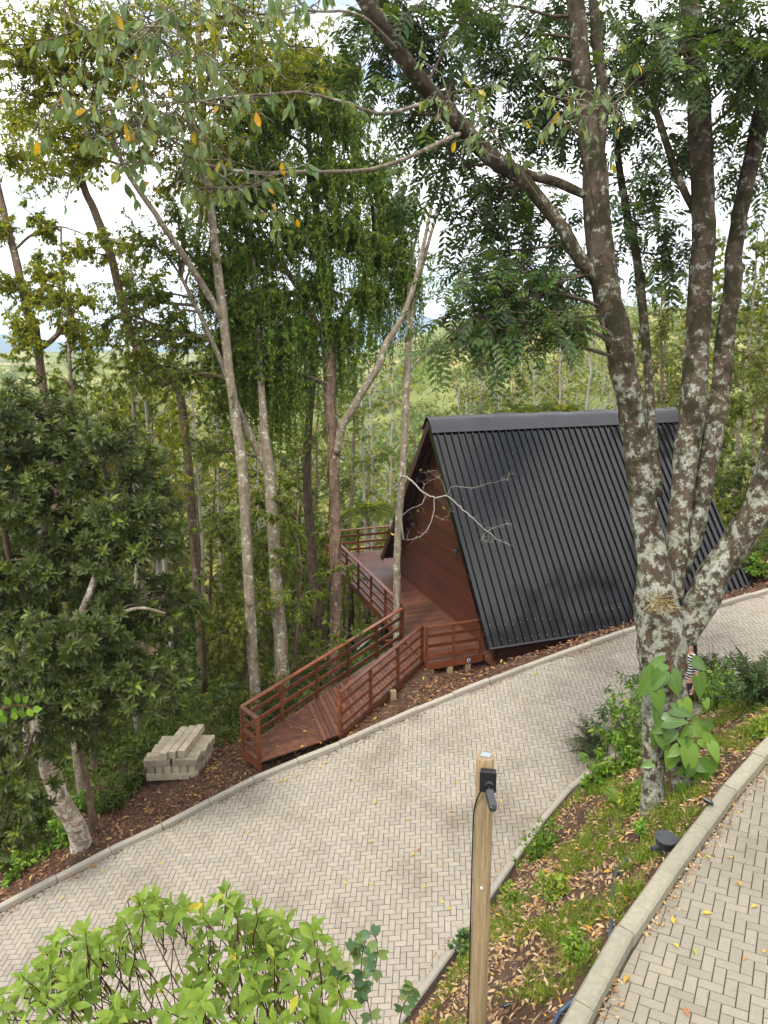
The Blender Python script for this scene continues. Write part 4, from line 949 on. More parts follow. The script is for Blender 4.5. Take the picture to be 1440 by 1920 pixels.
tall_tree('slender_tree', 'thick mottled trunk just right of the vine-coiled slender tree', [
    ('trunk', [(530, 1310, 19.8, 0.211), (524, 1180, 19.8, 0.195), (512, 1000, 19.8, 0.176), (503, 880, 19.8, 0.156), (495, 800, 19.8, 0.117), (488, 700, 19.9, 0.094), (478, 560, 20, 0.078), (470, 400, 20, 0.055)]),
    ('limb', [(503, 890, 19.8, 0.101), (475, 830, 19.6, 0.094), (448, 770, 19.4, 0.086), (420, 690, 19.2, 0.078), (380, 600, 19, 0.062), (340, 520, 18.8, 0.047)])],
    'bark_grey', CLS([(470, 330, 20, 1.0), (430, 420, 19.8, .9), (340, 470, 18.8, .9), (520, 480, 20.4, .9), (400, 560, 19.4, .7), (290, 560, 18.6, .9), (250, 650, 18.6, .8), (350, 640, 19.4, .8), (300, 730, 18.8, .7), (420, 760, 20.2, .7), (380, 850, 20, .7), (330, 400, 18.6, .9), (270, 450, 18.4, .9), (390, 480, 19.2, .8), (220, 560, 18.4, .8), (310, 600, 19, .9), (180, 640, 18.4, .7), (260, 700, 18.8, .7), (360, 700, 19.6, .7)], 1.25), g, 'lf_mid', n_tw=24, per=38, L=.12, W=.048, br=.04)
g = np.random.default_rng(33)
weep = empty('weeping_tree', (0, 0, 0)); tag(weep, 'vine-wrapped trunk carrying a dark weeping curtain of leaves', 'tree')
_, P1, _ = stem('trunk', [(627, 1300, 21, 0.172), (629, 1150, 21, 0.164), (629, 995, 21, 0.172), (625, 877, 21, 0.164), (619, 758, 21, 0.172), (616, 660, 21, 0.180), (606, 560, 21, 0.156), (596, 450, 21, 0.131), (585, 320, 21, 0.098), (575, 220, 21, 0.066)], M['bark_vine'], weep, 6, 14, .09, True, 3)
_, P2, _ = stem('limb', [(631, 850, 20.9, .11), (642, 800, 20.8, .115), (668, 755, 20.7, .11), (706, 692, 20.6, .105), (724, 645, 20.6, .1), (752, 598, 20.6, .085), (780, 520, 20.7, .07), (800, 430, 20.8, .055), (820, 330, 21, .04)], M['bark_grey'], weep, 6, 10, .06, False, 4)
_, P3, _ = stem('limb', [(612, 660, 21, .1), (640, 600, 21.3, .1), (680, 530, 21.6, .08), (700, 430, 21.8, .06), (690, 330, 22, .05)], M['bark_dark'], weep, 5, 8, .06, False, 5)
_, P4, _ = stem('limb', [(610, 640, 20.9, .1), (570, 560, 20.6, .09), (520, 480, 20.3, .07), (470, 400, 20, .05)], M['bark_dark'], weep, 5, 8, .06, False, 6)
for q in range(3):      # vines twisting up the trunk
    t = np.linspace(0, 1, 60); i = (t * (len(P1) * .62)).astype(int); a = t * (14 + 4 * q) + q * 2.1
    Q = P1[i] + .165 * np.stack([np.cos(a), np.sin(a), 0 * a], 1); tubes_mesh('vine', [(Q, np.full(60, .02 + .008 * q), 5)], M['bark_vine'], weep)
wood = np.vstack([P1[22:], P2[10:], P3, P4])
CL = CLS([(470, 240, 20.2, 1.1), (560, 200, 20.6, 1.2), (650, 230, 20.8, 1.1), (430, 360, 20, 1.0), (520, 330, 20.2, 1.2), (620, 330, 20.6, 1.2), (700, 330, 21, 1.0), (450, 470, 20, .9), (560, 440, 20.2, 1.1), (660, 440, 20.8, 1.1), (720, 470, 21.2, .9), (500, 560, 20.2, .8), (600, 540, 20.8, .8), (690, 560, 21.2, .7), (740, 400, 21.2, .8), (560, 120, 20.8, .8), (450, 590, 20, .7), (510, 650, 20.2, .7), (470, 700, 20.2, .6), (560, 620, 20.5, .6), (430, 650, 20, .6), (540, 720, 20.4, .45), (640, 620, 21, .5), (400, 280, 20, .8), (480, 150, 20.4, .8), (640, 140, 21, .8), (410, 520, 19.9, .7), (760, 520, 21.4, .5)])
CL = [(c_, np.array(R_) * 1.12) for c_, R_ in CL]
TB, TW = crown(wood, CL, g, 62, .05, .1)
tubes_mesh('twigs', TB, M['twig'], weep)
simple_leaves('crown', M['lf_weep'], TW, 66, g, .145, .057, weep, T_RH, .8)
# hanging strands
src = np.array([q[-1] for q in TW]); src = np.vstack([src, src[g.integers(0, len(src), 700)] + g.standard_normal((700, 3)) * .3]); ns_ = len(src); nl = 44
ln = .5 + 1.9 * g.random(ns_) ** 1.6; tt = np.linspace(0, 1, nl)[None]
pos = src[:, None] + np.stack([g.standard_normal((ns_, 1)) * .12 * tt ** .5, g.standard_normal((ns_, 1)) * .12 * tt ** .5, -ln[:, None] * tt], -1)
keep = (tt * 0 + g.random((ns_, nl))) < (ln[:, None] / 2.4 + .2)
side = g.standard_normal((ns_, nl, 3)) * .8 + np.array([0, 0, -1.0])
pp_, dd_ = pos[keep], nrm(side[keep]); rn_ = np.repeat(g.random(ns_), nl).reshape(ns_, nl)[keep]
leaves('hanging_foliage', M['lf_weep'], T_RH, pp_, dd_, rdir(len(pp_), g=g), .10 + .05 * g.random(len(pp_)), .046, weep, np.clip(.35 * rn_ + .6 * g.random(len(pp_)) ** 1.5 + .02, 0, 1))
tubes_mesh('strands', [(pos[i][::7], np.full(len(pos[i][::7]), .0025), 3) for i in range(ns_)], M['stem_green'], weep)

g = np.random.default_rng(37)
thin = tall_tree('slender_tree', 'thin pale trunk rising beside the deck in front of gable', [
    ('trunk', [(744, 1215, 21.4, 0.117), (744, 1100, 21.4, 0.113), (746, 1000, 21.4, 0.109), (755, 880, 21.4, 0.109), (762, 760, 21.4, 0.109), (768, 640, 21.4, 0.096), (778, 560, 21.4, 0.070), (805, 450, 21.6, 0.052), (830, 360, 21.8, 0.039), (840, 260, 22, 0.026)]),
    ('limb', [(768, 640, 21.4, 0.061), (765, 560, 21.2, 0.052), (775, 470, 21, 0.044), (800, 380, 21, 0.030)]),
    ('limb', [(764, 700, 21.4, 0.044), (800, 660, 21.2, 0.039), (840, 640, 21, 0.026), (880, 600, 21, 0.017)])],
    'bark_grey', CLS([(800, 560, 21.4, .5), (765, 620, 21.3, .45), (745, 560, 21.5, .5), (820, 480, 21.6, .6), (770, 470, 21.2, .5)]), g, 'lf_weep', n_tw=8, per=12, L=.12, W=.04, droop=1.1)
# its bare crooked branch over the gable and roof
bb = [[(757, 1010, 21.2, .045), (748, 930, 20.6, .045), (752, 895, 20.2, .042), (770, 900, 19.9, .04), (790, 920, 19.7, .036), (815, 933, 19.5, .034), (838, 930, 19.3, .028), (862, 950, 19, .024), (890, 975, 18.7, .02), (912, 995, 18.5, .016), (940, 1015, 18.3, .01), (965, 1025, 18.2, .005)],
      [(815, 933, 19.5, .02), (812, 965, 19.4, .02), (803, 990, 19.4, .016), (790, 1005, 19.3, .012), (765, 1012, 19.3, .007), (750, 1010, 19.3, .004)],
      [(838, 930, 19.3, .014), (850, 912, 19, .012), (885, 915, 18.6, .009), (920, 905, 18.4, .006), (950, 900, 18.3, .003)],
      [(800, 927, 19.6, .014), (790, 945, 19.5, .012), (768, 955, 19.4, .008), (750, 970, 19.4, .004)],
      [(912, 995, 18.5, .009), (940, 985, 18.3, .007), (960, 980, 18.2, .003)], [(912, 995, 18.5, .007), (905, 1012, 18.4, .004), (925, 1018, 18.4, .003)],
      [(838, 930, 19.3, .01), (828, 900, 19.2, .008), (812, 890, 19.1, .005), (800, 880, 19, .003)], [(812, 965, 19.4, .008), (835, 975, 19.3, .006), (845, 955, 19.2, .003)], [(790, 920, 19.7, .008), (800, 905, 19.6, .006), (825, 895, 19.5, .004)]]
tbb = [(q[0] + g.standard_normal(q[0].shape) * .008, q[1] * .62, 6) for q in (ctrl(b, 6, False) for b in bb)]; tw = []
for P, R, k in tbb[:]:
    for _ in range(9):
        i = g.integers(len(P) // 3, len(P)); e = P[i] + rdir(1, g=g)[0] * (.12 + .25 * g.random()); Q = curve3(P[i], e, 0, 4, g, .15); tbb.append((Q, np.linspace(.004, .0015, 4), 3)); tw.append(Q[-1])
tubes_mesh('bare_branch', tbb, M['bark_pale'], thin)
i = g.integers(0, len(tw), 9); leaves('sparse_leaves', M['lf_lime'], T_L6, np.array(tw)[i], rdir(9, -.4, 1, g), rdir(9, .6, 1, g), .12, .07, thin)
g = np.random.default_rng(38)
tall_tree('slender_tree', 'dark crooked trunk between the mottled and the vine-wrapped trunks', [('trunk', [(604, 1300, 22.5, .2), (601, 1190, 22.5, .19), (588, 1075, 22.5, .17), (578, 956, 22.5, .15), (576, 840, 22.5, .13), (584, 740, 22.6, .11), (592, 640, 22.7, .09)])], 'bark_dark', CLS([(580, 700, 22.8, .8), (540, 760, 23, .8), (610, 640, 23.2, .8)]), g, 'lf_under', n_tw=10, per=12, L=.12, W=.045)
tall_tree('slender_tree', 'leaning brown trunk against the sky left of slender tree', [('trunk', [(345, 775, 22, .13), (300, 715, 21.5, .13), (255, 645, 21, .13), (228, 560, 20.7, .12), (205, 470, 20.4, .12), (180, 400, 20.2, .11), (158, 350, 20, .09), (140, 260, 19.8, .06), (120, 150, 19.6, .04)])], 'bark_vine', CLS([(150, 330, 19.8, .7), (70, 330, 19, .8), (30, 300, 18.6, .8), (130, 200, 19.6, .9), (60, 220, 19, .9), (200, 470, 20.6, .6), (250, 520, 20.8, .7), (150, 470, 19.8, .5), (100, 280, 19.2, .8), (20, 220, 18.6, .9)], 1.45), g, 'lf_yellowgreen', n_tw=22, per=34, L=.105, W=.05)
tall_tree('slender_tree', 'leftmost thin trunk with yellow-green crown against the sky', [('trunk', [(78, 700, 17, .1), (62, 620, 17, .11), (42, 540, 17, .1), (24, 460, 17, .09), (6, 390, 17, .08), (-15, 300, 17, .06)]), ('limb', [(66, 660, 17, .06), (95, 640, 16.8, .06), (128, 605, 16.6, .05), (140, 580, 16.5, .03)]), ('limb', [(26, 470, 17, .03), (60, 440, 16.8, .03), (110, 425, 16.6, .02), (160, 440, 16.5, .012)])], 'bark_vine', CLS([(60, 560, 16.6, .6), (110, 560, 16.4, .6), (30, 620, 16.2, .6), (100, 520, 16.8, .5), (140, 620, 16.6, .5), (20, 530, 16.6, .5), (60, 640, 16.2, .5), (160, 560, 17, .5), (10, 430, 16.8, .4), (90, 430, 16.8, .3), (20, 300, 16.8, .7)], 1.4), g, 'lf_yellowgreen', n_tw=24, per=34, L=.10, W=.052)

# --- dark glossy tree by the drive with leaves in rosettes
g = np.random.default_rng(41)
ros = empty('rosette_tree', (0, 0, 0)); tag(ros, 'dark glossy-leaved tree with leaning pale trunk beside the drive', 'tree')
_, P1, _ = stem('trunk', [(146, 1556, 14.6, .20), (122, 1512, 14.4, .185), (97, 1455, 14.2, .175), (86, 1405, 14.1, .17), (76, 1358, 14, .165), (66, 1300, 14, .13), (52, 1240, 13.9, .11), (60, 1140, 13.8, .1), (80, 1000, 13.6, .09), (90, 880, 13.5, .07)], M['bark_birch'], ros, 6, 16, .05, True, 2)
_, P2, _ = stem('limb', [(80, 1370, 14, .1), (97, 1320, 13.9, .1), (112, 1260, 13.6, .085), (140, 1180, 13.3, .075), (180, 1080, 13.2, .06), (210, 980, 13.2, .05)], M['bark_birch'], ros, 6, 12, .05, False, 3)
_, P3, _ = stem('limb', [(60, 1150, 13.8, .06), (30, 1080, 13.2, .055), (10, 1000, 12.8, .05), (30, 900, 12.8, .04), (60, 820, 13, .03)], M['bark_dark'], ros, 5, 8, .05, False, 4)
_, P4, _ = stem('limb', [(140, 1180, 13.3, .04), (200, 1160, 12.8, .038), (260, 1140, 12.6, .03), (310, 1150, 12.6, .02)], M['bark_grey'], ros, 5, 8, .05, False, 5)
wood = np.vstack([P1[30:], P2[8:], P3, P4])
pts_ = [(60, 760), (110, 800), (210, 830), (180, 860), (270, 880), (230, 950), (110, 880), (60, 960), (30, 860), (150, 960), (30, 1060), (130, 1050), (210, 1040), (290, 1010), (230, 1120), (100, 1130), (40, 1180), (160, 1200), (250, 1210), (290, 1280), (120, 1290), (60, 1250), (320, 1130), (20, 780), (190, 1110), (60, 1330), (140, 1380), (15, 1400), (30, 1480), (20, 940), (250, 1290), (200, 1290), (10, 1290), (10, 1120), (90, 1200), (280, 960), (-30, 850), (-30, 1050), (-30, 1250), (30, 1560), (80, 1050), (170, 1280)]
CL = [(pt(a, b, 12.2 + 1.9 * g.random()), (.62, .75, .5)) for a, b in pts_]
TB, TW = crown(wood, CL, g, 30, .035, .05)
tubes_mesh('twigs', TB, M['twig'], ros)
tip = np.array([q[-1] for q in TW] + [q[3] for q in TW[::2]]); ax0 = nrm(np.array([q[-1] - q[-3] for q in TW] + [q[3] - q[1] for q in TW[::2]]) * .6 / .2 + np.array([.15, -.55, .75]) * 1.2 + .35 * g.standard_normal((len(TW) + len(TW[::2]), 3)))
nr, k = len(tip), 12
a1 = nrm(np.cross(ax0, np.array([.3, .2, .9]))); a2 = np.cross(ax0, a1)
ph = (np.arange(k)[None] * 2.4 + g.random((nr, 1)) * 6.28); el = .15 + .75 * (np.arange(k)[None] / k) + .12 * g.standard_normal((nr, k))
rad = np.cos(ph)[..., None] * a1[:, None] + np.sin(ph)[..., None] * a2[:, None]
dl = nrm(np.cos(1.35 - el)[..., None] * rad + np.sin(1.35 - el)[..., None] * ax0[:, None] * .9)
dl = nrm(rad * np.sin(.5 + el)[..., None] + ax0[:, None] * np.cos(.5 + el)[..., None])
pl = tip[:, None] + ax0[:, None] * (.05 * (1 - np.arange(k) / k))[None, :, None]
ul = nrm(ax0[:, None] - .3 * rad); sz = .7 + .45 * g.random((nr, k))
rr = np.clip(.62 * g.random((nr, 1)) + .2 * g.random((nr, k)) + .45 * (np.arange(k)[None] < 3) * (g.random((nr, 1)) < .35), 0, 1)
leaves('crown', M['lf_dark'], T_L9, pl.reshape(-1, 3), dl.reshape(-1, 3), ul.reshape(-1, 3), (.19 * sz).ravel(), (.062 * sz).ravel(), ros, rr.ravel())
def prop_trunk(c, label, mat, seed):
    P, R = ctrl(c, 5, True); o = MB(); V, Fs = tube_geo(P, R, 9, True, .06, seed); root = empty('sapling', (0, 0, 0)); tag(root, label, 'tree'); o.add(V, Fs).build('trunk', M[mat], root, True)
    gg = np.random.default_rng(seed); e = P[-1]; TB, TW = crown(P[-5:], [(e + np.array([0, 0, .4]), (.7, .7, .5)), (e + np.array([.3, .2, .9]), (.7, .7, .5))], gg, 12, .02)
    tubes_mesh('twigs', TB, M['twig'], root); simple_leaves('crown', M['lf_under'], TW, 12, gg, .13, .05, root)
prop_trunk([(172, 1522, 15.2, .075), (160, 1450, 15.2, .07), (148, 1390, 15.2, .065), (140, 1330, 15.3, .05)], 'thin brown stem beside the leaning pale trunk', 'bark_vine', 8)
prop_trunk([(152, 1480, 16.4, .09), (143, 1410, 16.4, .09), (136, 1330, 16.5, .08), (130, 1230, 16.6, .06)], 'mossy stem half hidden behind the thin brown stem', 'bark_grey', 9)
prop_trunk([(176, 1400, 18, .12), (170, 1320, 18, .12), (165, 1230, 18, .1), (160, 1100, 18, .08)], 'reddish trunk in shade behind the glossy-leaved tree', 'bark_dark', 10)
# ---------------------------------------------------------------- background forest: a few kinds of tree, each copied
def copy_tree(o, parent=None):
    c = o.copy(); COL.objects.link(c); c.parent = parent
    for ch in [q for q in bpy.data.objects if q.parent is o]: copy_tree_child(ch, c)
    return c
def copy_tree_child(ch, p): q = ch.copy(); COL.objects.link(q); q.parent = p; q.matrix_parent_inverse = ch.matrix_parent_inverse.copy()
def forest_tree(name, label, group, Hh, r0, base, spread, nb, ntw, per, L, W, leaf, bark, seed, droop=.5, lean=.04, rise=.45, cat='tree'):
    g = np.random.default_rng(seed); root = empty(name, (0, 0, 0)); tag(root, label, cat, group)
    n = 14; t = np.linspace(0, 1, n); w = np.cumsum(g.standard_normal((n, 2)) * lean * Hh / n * 1.5, 0)
    P = np.stack([w[:, 0], w[:, 1], t * Hh - .6], 1); R = r0 * (1 - .82 * t) + .01
    V, Fs = tube_geo(P, R, 9, True, .06, seed); MB().add(V, Fs).build('trunk', M[bark], root, True)
    TB, TW = [], []
    for i in range(nb):
        f = base + (1 - base) * (i + g.random()) / nb; a0 = np.array([np.interp(f, t, P[:, k]) for k in range(3)]); az_ = g.random() * 6.28
        ln = spread * (1 - .55 * (f - base) / (1 - base)) * (.7 + .5 * g.random()); e = a0 + ln * np.array([math.cos(az_), math.sin(az_), rise + .3 * g.random()])
        Q = curve3(a0, e, .05, 7, g, .08); TB.append((Q, np.linspace(r0 * .28, .008, 7), 5))
        for _ in range(ntw):
            s = Q[g.integers(2, 7)]; v = rdir(1, .05, .8, g)[0] * ln * (.2 + .35 * g.random()); Z = curve3(s, s + v, .04, 5, g, .1); TB.append((Z, np.linspace(.012, .004, 5), 3)); TW.append(Z)
    tubes_mesh('twigs', TB, M['twig'] if bark != 'bark_pale' else M['bark_pale'], root)
    if per: simple_leaves('crown', M[leaf], TW, per, g, L, W, root, T_RH, droop)
    return root
G_B = 'slender forest trees standing down the slope'
protos = [forest_tree('forest_tree', 'slender mid-green tree among many in the forest down the slope', G_B, 19, .15, .42, 2.6, 16, 10, 34, .17, .07, 'lf_mid', 'bark_grey', 101, .7),
          forest_tree('forest_tree', 'slender olive-green tree among many in the forest down the slope', G_B, 16, .12, .35, 2.4, 16, 10, 32, .17, .06, 'lf_olive', 'bark_vine', 102, .8),
          forest_tree('forest_tree', 'slender yellow-green tree among many in the forest down the slope', G_B, 17, .11, .5, 2.2, 12, 9, 30, .16, .075, 'lf_yellowgreen', 'bark_pale', 103, .6),
          forest_tree('forest_tree', 'slender dark tree among many in the forest down the slope', G_B, 14, .12, .3, 2.4, 16, 10, 34, .17, .065, 'lf_under', 'bark_dark', 104, .8)]
G_U = 'leafy saplings under the forest trees'
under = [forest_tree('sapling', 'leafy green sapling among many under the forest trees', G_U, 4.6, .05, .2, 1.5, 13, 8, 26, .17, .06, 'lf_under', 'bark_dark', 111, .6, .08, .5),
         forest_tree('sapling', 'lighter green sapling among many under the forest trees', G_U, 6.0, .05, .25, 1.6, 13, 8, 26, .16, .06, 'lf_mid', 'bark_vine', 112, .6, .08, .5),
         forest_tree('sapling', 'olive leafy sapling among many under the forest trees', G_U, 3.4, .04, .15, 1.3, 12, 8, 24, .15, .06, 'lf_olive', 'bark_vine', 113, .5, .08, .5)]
used = {}
def put(pr, x, y, s, rz, zoff=0.0, tilt=0.0, label=None):
    o = pr if pr.name not in used else copy_tree(pr)
    used[pr.name] = 1
    o.location = (x, y, hz(x, y) + zoff); o.rotation_euler = (tilt * math.cos(rz * 3), tilt * math.sin(rz * 3), rz); o.scale = (s, s, s)
    if label: o['label'] = label
    return o
def clear_of(x, y, pad=.8):
    u, v = w2uv(x, y)
    if -2.6 - pad < u < CLn + pad and -1.5 - pad < v < V1 + pad: return False
    d = float(sdist(KL, np.array([x]), np.array([y]))[0][0])
    if d < 2.2: return False
    # the ramp
    q = np.array([x, y]) - rC; s = q @ rd; tt_ = q @ rn
    if -1.5 < s < 7.5 and -2.6 < tt_ < .9: return False
    if -1.0 < x + 3.6 < 1.6 and 13 < y < 16: return False
    return True
g = np.random.default_rng(77); placed = []
def scatter(n, pxr, dr, prs, wts, sr, mind, tilt=.05, maxtop=None):
    k = 0; tries = 0
    while k < n and tries < n * 60:
        tries += 1; px = g.uniform(*pxr); dep = dr[0] + (dr[1] - dr[0]) * g.random() ** 1.2; p = pt(px, 640, dep); x, y = p[0], p[1]
        if not clear_of(x, y) or any((x - a) ** 2 + (y - b) ** 2 < mind ** 2 for a, b in placed): continue
        pr = prs[g.choice(len(prs), p=wts)]; s = g.uniform(*sr)
        if maxtop is not None:          # keep crowns below a sight line
            hgt = {id(q): h for q, h in zip(protos + under, (19, 16, 17, 14, 4.6, 6.0, 3.4))}[id(pr)]
            lim = pt(px, maxtop, np.hypot(x, y) * CP)[2] - hz(x, y)
            if lim < 2.0: continue
            s = min(s, lim / hgt)
            if s < .35: continue
        put(pr, x, y, s, g.random() * 6.28, 0, tilt); placed.append((x, y)); k += 1
scatter(10, (-60, 330), (20, 34), protos, (.35, .25, .25, .15), (.7, .95), 2.0)
scatter(12, (-90, 330), (18, 27), [protos[2], protos[0], protos[1]], (.5, .25, .25), (.5, .75), 1.5, maxtop=540)
scatter(22, (330, 660), (23, 36), [under[1], under[2]], (.6, .4), (.8, 1.3), 1.0)
scatter(9, (120, 430), (23, 32), [protos[2], protos[1]], (.6, .4), (.85, 1.05), 1.6)
scatter(22, (-100, 660), (26, 62), protos, (.3, .3, .3, .1), (.75, 1.05), 2.2, maxtop=430)
scatter(9, (330, 620), (24, 44), protos, (.35, .3, .2, .15), (.7, 1.0), 1.8, maxtop=520)
scatter(6, (640, 830), (40, 70), protos, (.2, .3, .5, 0), (.4, .8), 2.0, maxtop=760)
scatter(16, (830, 1220), (42, 75), protos, (.2, .3, .5, 0), (.4, .9), 2.2, maxtop=700)
scatter(14, (1190, 1580), (28, 55), protos, (.2, .45, .35, 0), (.7, 1.1), 2.0, maxtop=440)
scatter(9, (820, 1180), (60, 95), protos, (.1, .4, .5, 0), (.7, 1.2), 3.0, maxtop=570)
scatter(5, (1400, 1640), (21, 28), protos, (.3, .6, .1, 0), (.5, .7), 2.0)
scatter(44, (-100, 640), (17, 48), under, (.35, .35, .3), (.7, 1.15), .9)
scatter(9, (600, 800), (32, 56), under, (.1, .5, .4), (.7, 1.1), 1.2, maxtop=900)
scatter(18, (800, 1240), (38, 70), under, (.2, .4, .4), (.9, 1.6), 1.5, maxtop=760)
scatter(14, (1360, 1620), (20, 36), under, (.3, .4, .3), (.6, 1.1), 1.0)

# unseen trees added on the bank, beyond the right edge, darkening the lower roof's reflection
for (x, y, s, q) in ((11.6, 12.6, .66, 3), (13.3, 13.9, .72, 3), (15.0, 15.2, .72, 3), (16.8, 16.6, .75, 3), (14.8, 12.6, .74, 3), (12.8, 11.2, .68, 3), (18.5, 17.6, .75, 3)): put(protos[q], x, y, s, x)
# pale, nearly bare trees behind the ridge
G_P = 'pale bare trees behind the cabin ridge'
bare = forest_tree('bare_tree', 'pale nearly leafless tree standing behind the cabin ridge', G_P, 13, .10, .35, 2.2, 12, 5, 3, .22, .12, 'lf_yellowgreen', 'bark_pale', 121, .5, .05, .8)
for px, dep, top in ((1098, 38, 545), (1060, 44, 600), (1012, 42, 640), (935, 48, 660), (1128, 46, 580), (868, 52, 690), (1150, 40, 640), (705, 46, 640), (690, 40, 700), (725, 52, 660), (985, 55, 640), (1180, 52, 600)):
    p = pt(px, 640, dep); h = pt(px, top, dep)[2] - hz(p[0], p[1]); put(bare, p[0], p[1], max(.4, h / 13), px * 1.7)

# feathery palms
def palm(px, py, dep, s, label, seed):
    g = np.random.default_rng(seed); c = pt(px, py, dep); root = empty('palm', (0, 0, 0)); tag(root, label, 'palm')
    zg = hz(c[0], c[1]); MB().tube([(c[0], c[1], zg - .3), (c[0] + .1, c[1], (zg + c[2]) / 2), tuple(c)], [.16, .13, .12], 9).build('trunk', M['bark_grey'], root, True)
    n = 16; a = np.arange(n) * 2.4; el = .25 + .75 * g.random(n)
    d = np.stack([np.cos(a) * np.cos(el), np.sin(a) * np.cos(el), np.sin(el)], 1)
    _, ribs = pinnate_leaves('fronds', M['lf_mid'], np.repeat(c[None], n, 0), d, np.repeat([[0, 0, 1.]], n, 0), (1.9 + .6 * g.random(n)) * s, g, root, 26, .24, .018, .75)
    tubes_mesh('frond_ribs', ribs, M['stem_green'], root)
palm(968, 775, 40, 1.0, 'feathery palm showing above the left half of ridge', 1); palm(1048, 770, 39, .9, 'feathery palm showing above the middle of ridge', 2); palm(688, 960, 36, 1.0, 'small feathery palm seen behind the deck railing', 3)

# undergrowth that no one could count
def clumps(name, mat, C, R, k, L, W, g, flat=.7, T=T_RH, droop=.25):
    n = len(C); v = rdir(n * k, .25, 1, g).reshape(n, k, 3); v[..., 2] = np.abs(v[..., 2]) * flat
    p = (C[:, None] + v * R[:, None, None] * (g.random((n, k, 1)) ** .4)).reshape(-1, 3)
    d = nrm(v.reshape(-1, 3) * .8 + rdir(n * k, -droop, .6, g)); up = nrm(rdir(n * k, g=g) * .6 + np.array([0, 0, .8]))
    s = (.6 + .8 * g.random(n * k)); r = np.clip(np.repeat(g.random(n), k) * .75 + .25 * g.random(n * k), 0, 1)
    o = leaves(name, M[mat], T, p, d, up, L * s, W * s, None, r); return tag(o, kind='stuff')
g = np.random.default_rng(88)
def ground_pts(n, xr, yr, ok):
    x = g.uniform(*xr, n * 4); y = g.uniform(*yr, n * 4); d = sdist(KL, x, y)[0]; m = ok(x, y, d); x, y = x[m][:n], y[m][:n]
    return np.stack([x, y, H(x, y)], 1)
def forest_ok(lo, hi):
    def f(x, y, d):
        u = (x - E1[0]) * EX[0] + (y - E1[1]) * EX[1]; v = (x - E1[0]) * EG[0] + (y - E1[1]) * EG[1]
        cab = (u > -1.9) & (u < CLn + .5) & (v > -2.5) & (v < V1 + .4)
        q = np.stack([x - rC[0], y - rC[1]], -1); s = q @ rd; t_ = q @ rn
        ramp_ = (s > -2) & (s < 7) & (t_ < .35) & (t_ > -4)
        pile = (np.abs(x - ctr[0]) < 1.1) & (y < ctr[1] + 1.0) & (y > ctr[1] - 3)
        px, _, z = to_px(np.stack([x, y, 0 * x - 9], -1))
        return (d > lo) & (d < hi) & ~cab & ~ramp_ & ~pile & (z > 3) & (px > -250) & (px < 1700)
    return f
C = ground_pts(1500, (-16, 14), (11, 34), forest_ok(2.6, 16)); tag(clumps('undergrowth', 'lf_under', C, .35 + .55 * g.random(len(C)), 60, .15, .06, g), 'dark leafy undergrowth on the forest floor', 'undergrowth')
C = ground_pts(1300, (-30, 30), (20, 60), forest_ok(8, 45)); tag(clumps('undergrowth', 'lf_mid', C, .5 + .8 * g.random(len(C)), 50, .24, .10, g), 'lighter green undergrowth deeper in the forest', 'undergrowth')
# brush on the far hillside
def hill_pts(n, r0, r1, a0, a1):
    r = r0 + (r1 - r0) * g.random(n) ** 1.3; a = g.uniform(a0, a1, n); x, y = r * np.sin(a), r * np.cos(a); return np.stack([x, y, H(x, y)], 1)
C = hill_pts(2600, 62, 300, -.65, .65); C = C[(lump(C[:, 0], C[:, 1], 9.0) > -.55)]
tag(clumps('hillside_brush', 'lf_hill', C, 1.0 + 2.0 * g.random(len(C)) ** 2, 46, .75, .42, g, .9), 'yellow-green brush covering the far hillside', 'brush')
C = hill_pts(1500, 70, 420, -.65, .65); C[:, 2] += .5
tag(clumps('hillside_trees', 'lf_hill_far', C, 1.5 + 3.0 * g.random(len(C)) ** 1.5, 60, .95, .5, g, 1.3), 'green tree cover on the far hillside', 'brush')
# fallen leaves on the forest edge
def litter(name, mat, P, g, L, label):
    n = len(P); P = P + np.stack([0 * P[:, 0], 0 * P[:, 0], .006 + .03 * g.random(n)], 1)
    d = rdir(n, 0, .25, g); up = nrm(rdir(n, 0, 1, g) * .55 + np.array([0, 0, 1.]))
    s = .6 + .8 * g.random(n); o = leaves(name, M[mat], T_L6, P, d, up, L * s, L * (.34 if 'tan' in label else .42) * s, None, g.random(n)); tag(o, label, 'leaf litter', kind='stuff')
def edge_ok(hi):
    def f(x, y, d):
        px, _, z = to_px(np.stack([x, y, 0 * x - 9], -1)); return (d > .16) & (d < hi) & (px > -120) & (px < 1560)
    return f
P = ground_pts(34000, (-14, 16), (9, 24), edge_ok(3.6)); keep = g.random(len(P)) < .92 * (.35 + .65 * (lump(P[:, 0], P[:, 1], .8) > -.35)); litter('leaf_litter', 'litter_red', P[keep], g, .10, 'reddish brown fallen leaves along the forest edge')

